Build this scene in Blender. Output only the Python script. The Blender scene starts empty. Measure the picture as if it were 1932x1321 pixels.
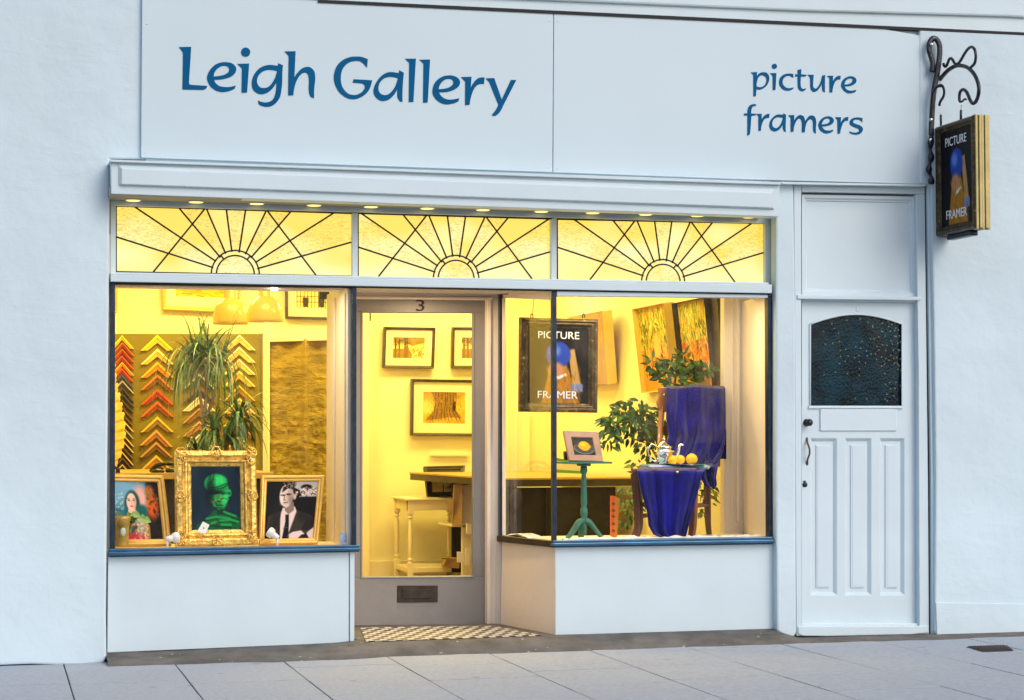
import bpy, math, random
import numpy as np
from mathutils import Vector, Matrix
S = bpy.context.scene
COL = S.collection
# ------------------------------------------------------------------ camera
YAW, PIT, ROL, F = 0.252976165, 0.0423513215, -0.00153862324, 3775.48
CAM = Vector((-0.6207, -11.34, 1.1700))
cyw, syw = math.cos(YAW), math.sin(YAW); cpp, spp = math.cos(PIT), math.sin(PIT)
FW = Vector((syw*cpp, cyw*cpp, spp)); _r = Vector((cyw, -syw, 0)); _u = _r.cross(FW)
RT = _r*math.cos(ROL)+_u*math.sin(ROL); UP = -_r*math.sin(ROL)+_u*math.cos(ROL)
cd = bpy.data.cameras.new('camera'); cam = bpy.data.objects.new('camera', cd); COL.objects.link(cam)
cam.matrix_world = Matrix(((RT.x, UP.x, -FW.x, CAM.x), (RT.y, UP.y, -FW.y, CAM.y), (RT.z, UP.z, -FW.z, CAM.z), (0, 0, 0, 1)))
cd.sensor_fit = 'HORIZONTAL'; cd.sensor_width = 36; cd.lens = F/1932*36; cd.clip_end = 2000
S.camera = cam
# ------------------------------------------------------------------ sky, sun, exposure
SUN_EL, SUN_AZ = math.radians(38), math.radians(150)     # azimuth clockwise from +Y : in front of the facade, to the right
w = bpy.data.worlds.new('World'); S.world = w; w.use_nodes = True
nt = w.node_tree; sky = nt.nodes.new('ShaderNodeTexSky'); sky.sky_type = 'NISHITA'; sky.sun_disc = False
sky.sun_elevation = SUN_EL; sky.sun_rotation = SUN_AZ; sky.air_density = 1.0; sky.dust_density = 2.5; sky.ozone_density = 2.0
nt.links.new(sky.outputs[0], nt.nodes['Background'].inputs[0]); nt.nodes['Background'].inputs[1].default_value = 0.15
sl = bpy.data.lights.new('sun', 'SUN'); sl.energy = 0.75; sl.angle = math.radians(35); sl.color = (1.0, 0.94, 0.90)
so = bpy.data.objects.new('sun', sl); COL.objects.link(so)
sd = Vector((math.sin(SUN_AZ)*math.cos(SUN_EL), math.cos(SUN_AZ)*math.cos(SUN_EL), math.sin(SUN_EL)))
so.rotation_euler = sd.to_track_quat('Z', 'Y').to_euler(); so.location = (3, -8, 8)
S.view_settings.view_transform = 'Standard'; S.view_settings.look = 'None'; S.view_settings.exposure = 0.25; S.view_settings.gamma = 1.0
S.render.engine = 'CYCLES'; S.cycles.max_bounces = 8; S.cycles.transparent_max_bounces = 16
WARM = (1.0, 0.75, 0.19)
def area(name, loc, size, power, color=WARM, rot=(0, 0, 0), sy=None, spread=None):
    l = bpy.data.lights.new(name, 'AREA'); l.energy = power; l.color = color; l.size = size
    if sy: l.shape = 'RECTANGLE'; l.size_y = sy
    if spread: l.spread = math.radians(spread)
    o = bpy.data.objects.new(name, l); COL.objects.link(o); o.location = loc; o.rotation_euler = rot
    return o
area('ceiling_lamp', (0.9, 4.1, 2.84), 1.2, 52, sy=.5)
area('ceiling_lamp', (3.0, 4.2, 2.84), 1.2, 56, sy=.5)
area('ceiling_lamp', (1.2, 2.2, 2.84), 1.0, 24, sy=.5)
area('ceiling_lamp', (3.0, 2.0, 2.84), 1.0, 30, sy=.5)
area('display_lamp', (0.7, 0.20, 2.005), 1.0, 9, (1, .80, .48), sy=.10)
area('display_lamp', (3.2, 0.20, 2.005), 1.1, 9, (1, .80, .48), sy=.10)
area('porch_lamp', (1.95, 0.40, 2.02), .14, 11, (1, .72, .40))

# ------------------------------------------------------------------ geometry helpers
def ray(px, py): return FW + RT*((px-966)/F) - UP*((py-660.5)/F)
def W(px, py, y): d = ray(px, py); return CAM + d*((y-CAM.y)/d.y)       # pixel -> point on a plane y = const
def Z(px, py, z): d = ray(px, py); return CAM + d*((z-CAM.z)/d.z)
def XP(px, py, x): d = ray(px, py); return CAM + d*((x-CAM.x)/d.x)
ORG = {}
def org(o): return ORG[o.name]
def props(o, label=None, cat=None, group=None, kind=None):
    if label: o['label'] = label
    if cat: o['category'] = cat
    if group: o['group'] = group
    if kind: o['kind'] = kind
    return o
def thing(name, label, cat, loc, group=None):
    o = bpy.data.objects.new(name, None); COL.objects.link(o); o.location = loc; o.empty_display_size = .1
    ORG[o.name] = Vector(loc); return props(o, label, cat, group)
class G:
    def __init__(s): s.v = []; s.f = []; s.m = []; s.sm = []
    def add(s, V, Fs, mi=0, sm=False):
        b = len(s.v); s.v += [Vector(p) for p in V]
        for f in Fs: s.f.append([b+i for i in f]); s.m.append(mi); s.sm.append(sm)
        return s
    def hexa(s, a, b, mi=0):     # a: 4 front pts, b: 4 back pts
        s.add(list(a)+list(b), [(0, 3, 2, 1), (4, 5, 6, 7), (0, 1, 5, 4), (1, 2, 6, 5), (2, 3, 7, 6), (3, 0, 4, 7)], mi); return s
    def slab(s, px, yf, yb, mi=0):
        a = [W(x, y, yf) for x, y in px]; b = [Vector((p.x, yb, p.z)) for p in a]
        n = len(a); s.add(a+b, [tuple(reversed(range(n)))]+[tuple(range(n, 2*n))]+[(i, (i+1) % n, n+(i+1) % n, n+i) for i in range(n)], mi); return s
    def box(s, x0, x1, y0, y1, z0, z1, mi=0):
        a = [(x0, y0, z1), (x1, y0, z1), (x1, y0, z0), (x0, y0, z0)]; b = [(p[0], y1, p[2]) for p in a]
        return s.hexa(a, b, mi)
    def prism(s, pts, off, mi=0):
        n = len(pts); b = [Vector(p)+Vector(off) for p in pts]
        s.add(list(pts)+b, [tuple(reversed(range(n))), tuple(range(n, 2*n))]+[(i, (i+1) % n, n+(i+1) % n, n+i) for i in range(n)], mi); return s
    def tube(s, path, r, n=8, mi=0, flat=None):
        path = [Vector(p) for p in path]; m = len(path); V = []
        rr = r if isinstance(r, (list, tuple)) else [r]*m
        ref = Vector((0, 1, 0)) if flat is None else Vector(flat[0]); fl = 1.0 if flat is None else flat[1]
        for i, p in enumerate(path):
            t = (path[min(i+1, m-1)]-path[max(i-1, 0)]).normalized()
            a = t.cross(ref)
            if a.length < 1e-4: a = t.cross(Vector((1, 0, 0.01)))
            a.normalize(); b = t.cross(a).normalized()
            for k in range(n):
                an = 2*math.pi*k/n; V.append(p + a*(math.cos(an)*rr[i]) + b*(math.sin(an)*rr[i]*fl))
        Fs = [(i*n+k, i*n+(k+1) % n, (i+1)*n+(k+1) % n, (i+1)*n+k) for i in range(m-1) for k in range(n)]
        Fs += [tuple(reversed(range(n))), tuple(range((m-1)*n, m*n))]
        s.add(V, Fs, mi, True); return s
    def lathe(s, c, prof, n=16, mi=0, axis=None, seg=True):
        c = Vector(c); ax = Vector(axis or (0, 0, 1)).normalized(); a = ax.orthogonal().normalized(); b = ax.cross(a)
        V = [c+ax*h+(a*math.cos(2*math.pi*k/n)+b*math.sin(2*math.pi*k/n))*max(r, 1e-5) for r, h in prof for k in range(n)]
        m = len(prof)
        Fs = [(i*n+k, i*n+(k+1) % n, (i+1)*n+(k+1) % n, (i+1)*n+k) for i in range(m-1) for k in range(n)]
        Fs += [tuple(reversed(range(n))), tuple(range((m-1)*n, m*n))]
        s.add(V, Fs, mi, True); return s
    def ell(s, c, rx, ry, rz, mi=0, n=12, m=8, jit=0, rnd=random):
        c = Vector(c); V = []
        for i in range(m+1):
            th = math.pi*i/m
            for k in range(n):
                j = 1+rnd.uniform(-jit, jit); V.append(c+Vector((rx*math.sin(th)*math.cos(2*math.pi*k/n)*j, ry*math.sin(th)*math.sin(2*math.pi*k/n)*j, rz*math.cos(th)*j)))
        s.add(V, [(i*n+k, (i+1)*n+k, (i+1)*n+(k+1) % n, i*n+(k+1) % n) for i in range(m) for k in range(n)], mi, True); return s
    def grid(s, P, mi=0, sm=True, thick=0):
        h = len(P); w_ = len(P[0]); s.add([p for r in P for p in r], [(i*w_+j, (i+1)*w_+j, (i+1)*w_+j+1, i*w_+j+1) for i in range(h-1) for j in range(w_-1)], mi, sm); return s
    def obj(s, name, mats, parent=None, bevel=0, label=None, cat=None, group=None, kind=None, solid=0, sub=0):
        if not isinstance(mats, (list, tuple)): mats = [mats]
        if parent is not None: o0 = org(parent)
        else:
            xs = [p.x for p in s.v]; ys = [p.y for p in s.v]; zs = [p.z for p in s.v]
            o0 = Vector(((min(xs)+max(xs))/2, (min(ys)+max(ys))/2, min(zs)))
        me = bpy.data.meshes.new(name); me.from_pydata([p-o0 for p in s.v], [], s.f)
        for mt in mats: me.materials.append(mt)
        me.polygons.foreach_set('material_index', s.m); me.polygons.foreach_set('use_smooth', s.sm); me.update()
        o = bpy.data.objects.new(name, me); COL.objects.link(o)
        if parent is not None: o.parent = parent
        else: o.location = o0
        ORG[o.name] = o0
        if solid: md = o.modifiers.new('solid', 'SOLIDIFY'); md.thickness = solid; md.offset = 0
        if bevel: md = o.modifiers.new('bevel', 'BEVEL'); md.width = bevel; md.segments = 2; md.limit_method = 'ANGLE'; md.angle_limit = .6; md.harden_normals = False
        if sub: md = o.modifiers.new('sub', 'SUBSURF'); md.levels = sub; md.render_levels = sub
        return props(o, label, cat, group, kind)
def catmull(pts, n=6, closed=False):
    out = []; m = len(pts)
    P = [Vector(p) for p in pts]
    for i in range(m if closed else m-1):
        p0 = P[(i-1) % m] if closed or i > 0 else P[i]; p1 = P[i]; p2 = P[(i+1) % m]; p3 = P[(i+2) % m] if closed or i+2 < m else p2
        for k in range(n):
            t = k/n; out.append(.5*((2*p1)+(p2-p0)*t+(2*p0-5*p1+4*p2-p3)*t*t+(3*p1-p0-3*p2+p3)*t**3))
    if not closed: out.append(P[-1])
    return out

# ------------------------------------------------------------------ materials
def lin(c): return tuple(((x/255)/12.92 if x/255 <= .04045 else ((x/255+.055)/1.055)**2.4) for x in c)
def mat(name, col, rough=.5, metal=0, bump=None, var=None, spec=.5, coat=0, sheen=0, emis=None, wear=None, detail=6, stretch=None):
    m = bpy.data.materials.new(name); m.use_nodes = True; n = m.node_tree.nodes; L = m.node_tree.links; b = n['Principled BSDF']
    b.inputs['Base Color'].default_value = (*col, 1); b.inputs['Roughness'].default_value = rough; b.inputs['Metallic'].default_value = metal
    b.inputs['Specular IOR Level'].default_value = spec; b.inputs['Coat Weight'].default_value = coat
    if sheen: b.inputs['Sheen Weight'].default_value = sheen
    tc = n.new('ShaderNodeTexCoord'); src = tc.outputs['Object']
    if stretch:
        mp = n.new('ShaderNodeMapping'); mp.inputs['Scale'].default_value = stretch; L.new(src, mp.inputs[0]); src = mp.outputs[0]
    if var:
        nz = n.new('ShaderNodeTexNoise'); nz.inputs['Scale'].default_value = var[0]; nz.inputs['Detail'].default_value = detail; L.new(src, nz.inputs[0])
        cr = n.new('ShaderNodeMapRange'); cr.inputs[1].default_value = .3; cr.inputs[2].default_value = .7; cr.inputs[3].default_value = 1-var[1]; cr.inputs[4].default_value = 1+var[1]
        L.new(nz.outputs[0], cr.inputs[0]); vm = n.new('ShaderNodeVectorMath'); vm.operation = 'SCALE'; vm.inputs[0].default_value = col; L.new(cr.outputs[0], vm.inputs['Scale']); last = vm.outputs[0]
        if wear:
            n2 = n.new('ShaderNodeTexNoise'); n2.inputs['Scale'].default_value = wear[0]; n2.inputs['Detail'].default_value = 9; n2.inputs['Roughness'].default_value = .7; L.new(src, n2.inputs[0])
            c2 = n.new('ShaderNodeMapRange'); c2.inputs[1].default_value = wear[1]; c2.inputs[2].default_value = wear[1]+.06; L.new(n2.outputs[0], c2.inputs[0])
            mx = n.new('ShaderNodeMix'); mx.data_type = 'RGBA'; L.new(c2.outputs[0], mx.inputs[0]); L.new(last, mx.inputs[6]); mx.inputs[7].default_value = (*wear[2], 1); last = mx.outputs[2]
        L.new(last, b.inputs['Base Color'])
    if bump:
        h = None
        for sc_, st in (bump if isinstance(bump, list) else [bump]):
            nb = n.new('ShaderNodeTexNoise'); nb.inputs['Scale'].default_value = sc_; nb.inputs['Detail'].default_value = 5; L.new(src, nb.inputs[0])
            bm = n.new('ShaderNodeBump'); bm.inputs['Strength'].default_value = st; bm.inputs['Distance'].default_value = .4/sc_; L.new(nb.outputs[0], bm.inputs['Height'])
            if h: L.new(h, bm.inputs['Normal'])
            h = bm.outputs[0]
        L.new(h, b.inputs['Normal'])
    if emis: b.inputs['Emission Color'].default_value = (*emis[0], 1); b.inputs['Emission Strength'].default_value = emis[1]
    return m
def attr_mat(name, rough=.5, emis=0, bump=None):
    m = bpy.data.materials.new(name); m.use_nodes = True; n = m.node_tree.nodes; L = m.node_tree.links; b = n['Principled BSDF']
    a = n.new('ShaderNodeAttribute'); a.attribute_name = 'paint'; L.new(a.outputs['Color'], b.inputs['Base Color']); b.inputs['Roughness'].default_value = rough; b.inputs['Specular IOR Level'].default_value = .12
    if bump:
        nb = n.new('ShaderNodeTexNoise'); nb.inputs['Scale'].default_value = bump[0]; bm = n.new('ShaderNodeBump'); bm.inputs['Strength'].default_value = bump[1]; bm.inputs['Distance'].default_value = .002
        tc = n.new('ShaderNodeTexCoord'); L.new(tc.outputs['Object'], nb.inputs[0]); L.new(nb.outputs[0], bm.inputs['Height']); L.new(bm.outputs[0], b.inputs['Normal'])
    return m
def glass_mat(name, fac=.06, tint=(1, 1, 1), rough=0.0, bump=None):
    m = bpy.data.materials.new(name); m.use_nodes = True; n = m.node_tree.nodes; L = m.node_tree.links; n.remove(n['Principled BSDF'])
    out = n['Material Output']; t = n.new('ShaderNodeBsdfTransparent'); t.inputs[0].default_value = (*tint, 1); g = n.new('ShaderNodeBsdfGlossy'); g.inputs['Roughness'].default_value = rough
    mx = n.new('ShaderNodeMixShader'); fr = n.new('ShaderNodeFresnel'); fr.inputs[0].default_value = 1.25
    mu = n.new('ShaderNodeMath'); mu.operation = 'MULTIPLY_ADD'; mu.inputs[1].default_value = .16; L.new(fr.outputs[0], mu.inputs[0])
    tcs = n.new('ShaderNodeTexCoord'); mps = n.new('ShaderNodeMapping'); mps.inputs['Scale'].default_value = (2.2, 2.2, 1.0); mps.inputs['Rotation'].default_value = (0, .5, 0); ns_ = n.new('ShaderNodeTexNoise'); ns_.inputs['Scale'].default_value = 1.3; ns_.inputs['Detail'].default_value = 9; ns_.inputs['Roughness'].default_value = .65
    mrs = n.new('ShaderNodeMapRange'); mrs.inputs[1].default_value = .48; mrs.inputs[2].default_value = .75; mrs.inputs[3].default_value = fac; mrs.inputs[4].default_value = fac+.045
    L.new(tcs.outputs['Object'], mps.inputs[0]); L.new(mps.outputs[0], ns_.inputs[0]); L.new(ns_.outputs[0], mrs.inputs[0]); L.new(mrs.outputs[0], mu.inputs[2])
    L.new(mu.outputs[0], mx.inputs[0]); L.new(t.outputs[0], mx.inputs[1]); L.new(g.outputs[0], mx.inputs[2]); L.new(mx.outputs[0], out.inputs[0])
    if bump:
        nb = n.new('ShaderNodeTexNoise'); nb.inputs['Scale'].default_value = bump[0]; bm = n.new('ShaderNodeBump'); bm.inputs['Strength'].default_value = bump[1]; bm.inputs['Distance'].default_value = .01
        tc = n.new('ShaderNodeTexCoord'); L.new(tc.outputs['Object'], nb.inputs[0]); L.new(nb.outputs[0], bm.inputs['Height']); L.new(bm.outputs[0], g.inputs['Normal']); L.new(bm.outputs[0], fr.inputs['Normal'])
    return m
M = {}
WALLC = (.60, .715, .765)
M['render'] = mat('painted_render', WALLC, .75, bump=[(1.6, .13), (9, .07), (90, .05)], var=(1.0, .06), wear=(9, .72, (.50, .56, .59)))
def trowel(m, st=.25, sc=(1.0, 1, 9.0)):
    n = m.node_tree.nodes; L = m.node_tree.links; b = n['Principled BSDF']; tc = n.new('ShaderNodeTexCoord'); mp = n.new('ShaderNodeMapping'); mp.inputs['Scale'].default_value = sc; mp.inputs['Rotation'].default_value = (0, .06, 0)
    nz = n.new('ShaderNodeTexNoise'); nz.inputs['Scale'].default_value = 1.6; nz.inputs['Detail'].default_value = 8; nz.inputs['Roughness'].default_value = .62; nz.inputs['Distortion'].default_value = .6
    cr = n.new('ShaderNodeMapRange'); cr.inputs[1].default_value = .52; cr.inputs[2].default_value = .60; L.new(tc.outputs['Object'], mp.inputs[0]); L.new(mp.outputs[0], nz.inputs[0]); L.new(nz.outputs[0], cr.inputs[0])
    bm = n.new('ShaderNodeBump'); bm.inputs['Strength'].default_value = st; bm.inputs['Distance'].default_value = .012; L.new(cr.outputs[0], bm.inputs['Height'])
    old = b.inputs['Normal'].links[0].from_socket; L.new(old, bm.inputs['Normal']); L.new(bm.outputs[0], b.inputs['Normal'])
trowel(M['render'], .07, (.8, 1, 3.5))
M['paint'] = mat('satin_white_paint', (.61, .715, .76), .42, bump=[(4, .04), (60, .03)], var=(2.5, .03), wear=(30, .76, (.5, .52, .53)))
M['board'] = mat('sign_board_panel', (.58, .695, .745), .45, bump=[(3, .02)], var=(.8, .025))
M['letter'] = mat('blue_vinyl', (.001, .10, .24), .7, var=(3, .08), spec=.1)
M['dark'] = mat('near_black', (.02, .02, .022), .8)  # near-black for painted gap shade, the hall block and the door number
M['cream'] = mat('cream_paint', (.82, .73, .60), .5, bump=[(8, .1)], var=(2, .04))
M['porch'] = mat('porch_paint', (.62, .59, .55), .5, bump=[(8, .1), (60, .08)], var=(3, .05), wear=(14, .70, (.3, .28, .26)))
M['soffitpaint'] = mat('shaded_soffit_paint', (.30, .28, .25), .6, var=(4, .1))  # darkened to carry the shade under the shutter box
M['splay'] = mat('warm_lit_white_paint', (.80, .70, .60), .5, bump=[(8, .08), (60, .06)], var=(3, .04), wear=(14, .74, (.45, .40, .35)))  # white paint with the warm porch light mixed into its colour
M['doorpaint'] = mat('grey_door_paint', (.215, .205, .20), .5, bump=[(10, .12), (70, .1)], var=(4, .08), wear=(11, .68, (.17, .16, .155)))
M['bluemetal'] = mat('blue_metal', (.045, .13, .24), .28, .55, bump=[(25, .08)], var=(8, .2), wear=(20, .66, (.18, .25, .33)))
M['darkmetal'] = mat('dark_blue_metal', (.018, .035, .06), .35, .5, var=(20, .4), wear=(30, .68, (.1, .14, .2)))
M['brownmetal'] = mat('brown_metal', (.045, .033, .025), .5, .3, var=(20, .3), spec=.3)
M['iron'] = mat('black_iron', (.012, .014, .022), .3, .3, bump=[(40, .4)], spec=.7)
M['steel'] = mat('silver', (.8, .78, .75), .12, 1)
M['lead'] = mat('lead_came', (.035, .03, .035), .5, .4)
M['glass'] = glass_mat('window_glass', .004)
M['doorglass'] = glass_mat('hammered_dark_glass', .03, (.30, .50, .55), .12, (60, .18))
_m = M['doorglass']; _n = _m.node_tree.nodes; _L = _m.node_tree.links; _d = _n.new('ShaderNodeBsdfDiffuse'); _o = _n['Material Output']; _s = _o.inputs[0].links[0].from_socket
_z = _n.new('ShaderNodeTexNoise'); _z.inputs['Scale'].default_value = 7; _z.inputs['Detail'].default_value = 4; _c = _n.new('ShaderNodeValToRGB'); _c.color_ramp.elements[0].position = .35; _c.color_ramp.elements[0].color = (.001, .014, .028, 1); _c.color_ramp.elements[1].position = .75; _c.color_ramp.elements[1].color = (.003, .07, .11, 1)
_t = _n.new('ShaderNodeTexCoord'); _L.new(_t.outputs['Object'], _z.inputs[0]); _L.new(_z.outputs[0], _c.inputs[0]); _L.new(_c.outputs[0], _d.inputs[0])
_x = _n.new('ShaderNodeMixShader'); _x.inputs[0].default_value = .5; _L.new(_s, _x.inputs[1]); _L.new(_d.outputs[0], _x.inputs[2]); _L.new(_x.outputs[0], _o.inputs[0])
M['concrete'] = mat('threshold_concrete', (.125, .115, .10), .85, bump=[(60, .5), (8, .3)], var=(7, .30), wear=(30, .64, (.28, .27, .25)), detail=12)
M['joint'] = mat('paving_joint', (.03, .027, .03), .9)
M['gold'] = mat('gold_leaf', (.78, .50, .10), .33, .75, bump=[(70, .3)], var=(18, .22), wear=(25, .62, (.30, .16, .03)))
M['goldornate'] = mat('carved_gold_leaf', (.85, .55, .13), .34, .7, bump=[(55, .9), (160, .5)], var=(40, .35), wear=(45, .58, (.33, .18, .03)))
M['goldpine'] = mat('gold_wood', (.72, .42, .08), .35, .35, bump=[(40, .2)], var=(20, .12))
M['darkgold'] = mat('aged_dark_gold', (.075, .05, .018), .35, .5, bump=[(60, .8)], var=(30, .5), wear=(30, .6, (.45, .30, .08)))
M['palegold'] = mat('pale_gold_leaf', (.50, .40, .16), .4, .3, bump=[(50, .2)], var=(12, .15))
M['blackframe'] = mat('dark_brown_wood', (.045, .032, .012), .4, var=(20, .3))
M['brownframe'] = mat('light_brown_frame', (.40, .235, .15), .55, var=(14, .15), bump=[(40, .2)])
M['mount'] = mat('mount_card', (.80, .72, .48), .8)
M['walls'] = mat('interior_wall', (.86, .80, .50), .8, bump=[(12, .06)], var=(1.5, .03))
M['trim'] = mat('interior_trim', (.88, .80, .55), .45)
M['ceil'] = mat('interior_ceiling', (.85, .8, .68), .8)
M['floorb'] = mat('interior_floor_boards', (.35, .22, .09), .5, var=(6, .2), stretch=(6, .5, 1))
M['olive'] = mat('olive_felt_board', (.20, .165, .022), .95, bump=[(120, .3)], var=(1.5, .14))
M['canvasedge'] = mat('canvas_edge_yellow', (.85, .62, .10), .6, var=(10, .1))
M['print'] = attr_mat('printed_paper', .5); M['oil'] = attr_mat('oil_paint', .5, bump=(90, .8))
M['wood'] = mat('brown_chair_wood', (.13, .045, .02), .35, bump=[(30, .15)], var=(9, .35), stretch=(1, 1, .25), coat=.3)
M['woodlight'] = mat('worn_orange_wood', (.36, .13, .04), .35, var=(12, .3), stretch=(1, 1, .3), coat=.3)
M['velvet'] = mat('blue_velvet', (.003, .003, .155), .8, bump=[(18, .25), (200, .2)], var=(9, .45), sheen=.3, spec=.15)
M['green'] = mat('green_chalk_paint', (.04, .17, .11), .6, bump=[(60, .2)], var=(20, .18), wear=(26, .66, (.2, .36, .25)))
M['lemon'] = mat('lemon_skin', (.95, .52, .01), .4, bump=[(150, .3)])
M['leaf'] = mat('ficus_leaf', (.022, .085, .012), .35, var=(18, .6), spec=.4)
M['leaf2'] = mat('strap_leaf', (.075, .145, .018), .4, var=(14, .7), spec=.4)
M['leafy'] = mat('yellowed_leaf', (.34, .30, .04), .5, var=(20, .4))
M['bark'] = mat('pale_bark', (.32, .20, .09), .8, bump=[(60, .6)], var=(30, .3))
M['pot'] = mat('terracotta', (.42, .16, .07), .8, var=(10, .15))
M['black'] = mat('black_cloth', (.012, .011, .009), .7, bump=[(9, .5)], var=(6, .6))
M['blackplastic'] = mat('black_plastic', (.012, .012, .012), .3)
M['desktop'] = mat('worktop_wood', (.48, .32, .09), .4, var=(8, .1), stretch=(.4, 4, 1))
M['cardboard'] = mat('cardboard', (.40, .26, .11), .85, var=(10, .12))
M['paper'] = mat('white_paper', (.82, .80, .74), .8, bump=[(30, .2)])
M['white'] = mat('white_plastic', (.85, .83, .78), .3)
M['curtain'] = mat('gold_crushed_curtain', (.30, .215, .022), .5, .0, bump=[(9, .5), (30, .8)], var=(4, .4), sheen=.2, stretch=(1, 1, 3))
M['orange'] = mat('orange_card', (.90, .16, .02), .6); M['orangeside'] = mat('orange_card_edge', (.95, .32, .03), .6)
M['lamp_on'] = mat('lit_lamp', (1, .8, .4), .5, emis=((1, .70, .16), 1.5))
M['lamp_hot'] = mat('lit_spot', (1, .9, .7), .5, emis=((1, .85, .6), 9))
M['bulb'] = mat('fairy_bulb', (1, .6, .4), .5, emis=((1, .42, .22), 5))
M['pendant'] = mat('pendant_enamel', (.74, .56, .14), .3, coat=.4)
M['brass'] = mat('old_brass', (.16, .10, .05), .4, .8, var=(30, .4))
M['rust'] = mat('rusty_grate', (.06, .048, .045), .8)
M['textwhite'] = mat('white_lettering', (.85, .85, .86), .6)
M['teal'] = mat('teal_book_cloth', (.03, .22, .20), .6); M['sky'] = mat('pale_blue_book', (.25, .5, .62), .6); M['mint'] = mat('mint_book', (.45, .62, .36), .6)
M['notebook'] = mat('pale_blue_notepaper', (.42, .55, .78), .7, var=(30, .25))
M['label'] = mat('green_print', (.15, .35, .04), .6)
M['leaflet'] = mat('leaflet_paper', (.8, .78, .5), .6)

# ------------------------------------------------------------------ little painter for the flat pictures
class Cv:
    def __init__(s, w_, h_, bg, seed=1):
        s.w, s.h = w_, h_; s.a = np.empty((h_, w_, 3)); s.a[:] = np.array(bg)/255.; s.r = np.random.RandomState(seed)
        s.Y, s.X = np.mgrid[0:h_, 0:w_]; s.X = (s.X+.5)/w_; s.Y = (s.Y+.5)/h_
    def put(s, m, col): s.a = s.a*(1-m[..., None]) + (np.array(col)/255.)*m[..., None]; return s
    def ell(s, cx, cy, rx, ry, col, soft=.15, rot=0, al=1):
        dx = s.X-cx; dy = (s.Y-cy)*s.h/s.w; c, n = math.cos(rot), math.sin(rot); ry2 = ry*s.h/s.w
        d = np.sqrt(((dx*c+dy*n)/rx)**2+((-dx*n+dy*c)/ry2)**2)
        return s.put(np.clip((1-d)/max(soft, 1e-3)+.5, 0, 1)*al, col)
    def poly(s, pts, col, al=1, soft=.012):
        n = len(pts); ins = np.zeros((s.h, s.w), bool); dm = np.full((s.h, s.w), 9.)
        for i in range(n):
            x0, y0 = pts[i]; x1, y1 = pts[(i+1) % n]
            if y0 != y1:
                c = ((s.Y > min(y0, y1)) & (s.Y <= max(y0, y1))) & (s.X < (x1-x0)*(s.Y-y0)/(y1-y0)+x0); ins ^= c
            L2 = (x1-x0)**2+(y1-y0)**2+1e-9; t = np.clip(((s.X-x0)*(x1-x0)+(s.Y-y0)*(y1-y0))/L2, 0, 1)
            dm = np.minimum(dm, np.hypot(s.X-x0-t*(x1-x0), s.Y-y0-t*(y1-y0)))
        sd_ = np.where(ins, dm, -dm); return s.put(np.clip(sd_/soft+.5, 0, 1)*al, col)
    def line(s, pts, wd, col, al=1):
        dm = np.full((s.h, s.w), 9.)
        for (x0, y0), (x1, y1) in zip(pts[:-1], pts[1:]):
            L2 = (x1-x0)**2+(y1-y0)**2+1e-9; t = np.clip(((s.X-x0)*(x1-x0)+(s.Y-y0)*(y1-y0))/L2, 0, 1)
            dm = np.minimum(dm, np.hypot(s.X-x0-t*(x1-x0), s.Y-y0-t*(y1-y0)))
        return s.put(np.clip((wd-dm)/(wd*.5)+.5, 0, 1)*al, col)
    def noise(s, n, lo=0, hi=1, an=1.):
        g = s.r.rand(int(n*an)+2, n+2); yy = s.Y*int(n*an); xx = s.X*n; i = yy.astype(int); j = xx.astype(int); fy = yy-i; fx = xx-j
        fy = fy*fy*(3-2*fy); fx = fx*fx*(3-2*fx)
        v = g[i, j]*(1-fy)*(1-fx)+g[i+1, j]*fy*(1-fx)+g[i, j+1]*(1-fy)*fx+g[i+1, j+1]*fy*fx; return lo+(hi-lo)*v
    def mul(s, f): s.a = np.clip(s.a*f[..., None], 0, 1); return s
    def strokes(s, n, box_, cols, ln=.06, wd=.008, ang=None, al=.9):
        for _ in range(n):
            x = s.r.uniform(box_[0], box_[2]); y = s.r.uniform(box_[1], box_[3]); a = ang[0]+s.r.randn()*ang[1] if ang else s.r.uniform(0, 6.3)
            c = cols[s.r.randint(len(cols))]; l = ln*s.r.uniform(.5, 1.4); s.line([(x, y), (x+l*math.cos(a), y+l*math.sin(a))], wd*s.r.uniform(.6, 1.4), c, al)
        return s
def paint_mesh(name, C_, corners, material, parent, off=0.0, nrm=None):
    """flat picture: one vertex per paint sample"""
    TL, TR, BR, BL = [Vector(c) for c in corners]; n = nrm*off if nrm is not None else Vector((0, 0, 0)); h, w_ = C_.h, C_.w
    P = []
    for i in range(h):
        v = i/(h-1)
        for j in range(w_):
            u = j/(w_-1); P.append((TL*(1-u)*(1-v)+TR*u*(1-v)+BR*u*v+BL*(1-u)*v)+n)
    g = G(); g.v = P; g.f = [(i*w_+j, (i+1)*w_+j, (i+1)*w_+j+1, i*w_+j+1) for i in range(h-1) for j in range(w_-1)]; g.m = [0]*len(g.f); g.sm = [False]*len(g.f)
    o = g.obj(name, material, parent); at = o.data.color_attributes.new('paint', 'FLOAT_COLOR', 'POINT')
    a = np.clip(C_.a, 0, 1); a = np.where(a <= .04045, a/12.92, ((a+.055)/1.055)**2.4)
    at.data.foreach_set('color', np.concatenate([a.reshape(-1, 3), np.ones((h*w_, 1))], 1).astype(np.float32).ravel())
    return o
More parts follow.
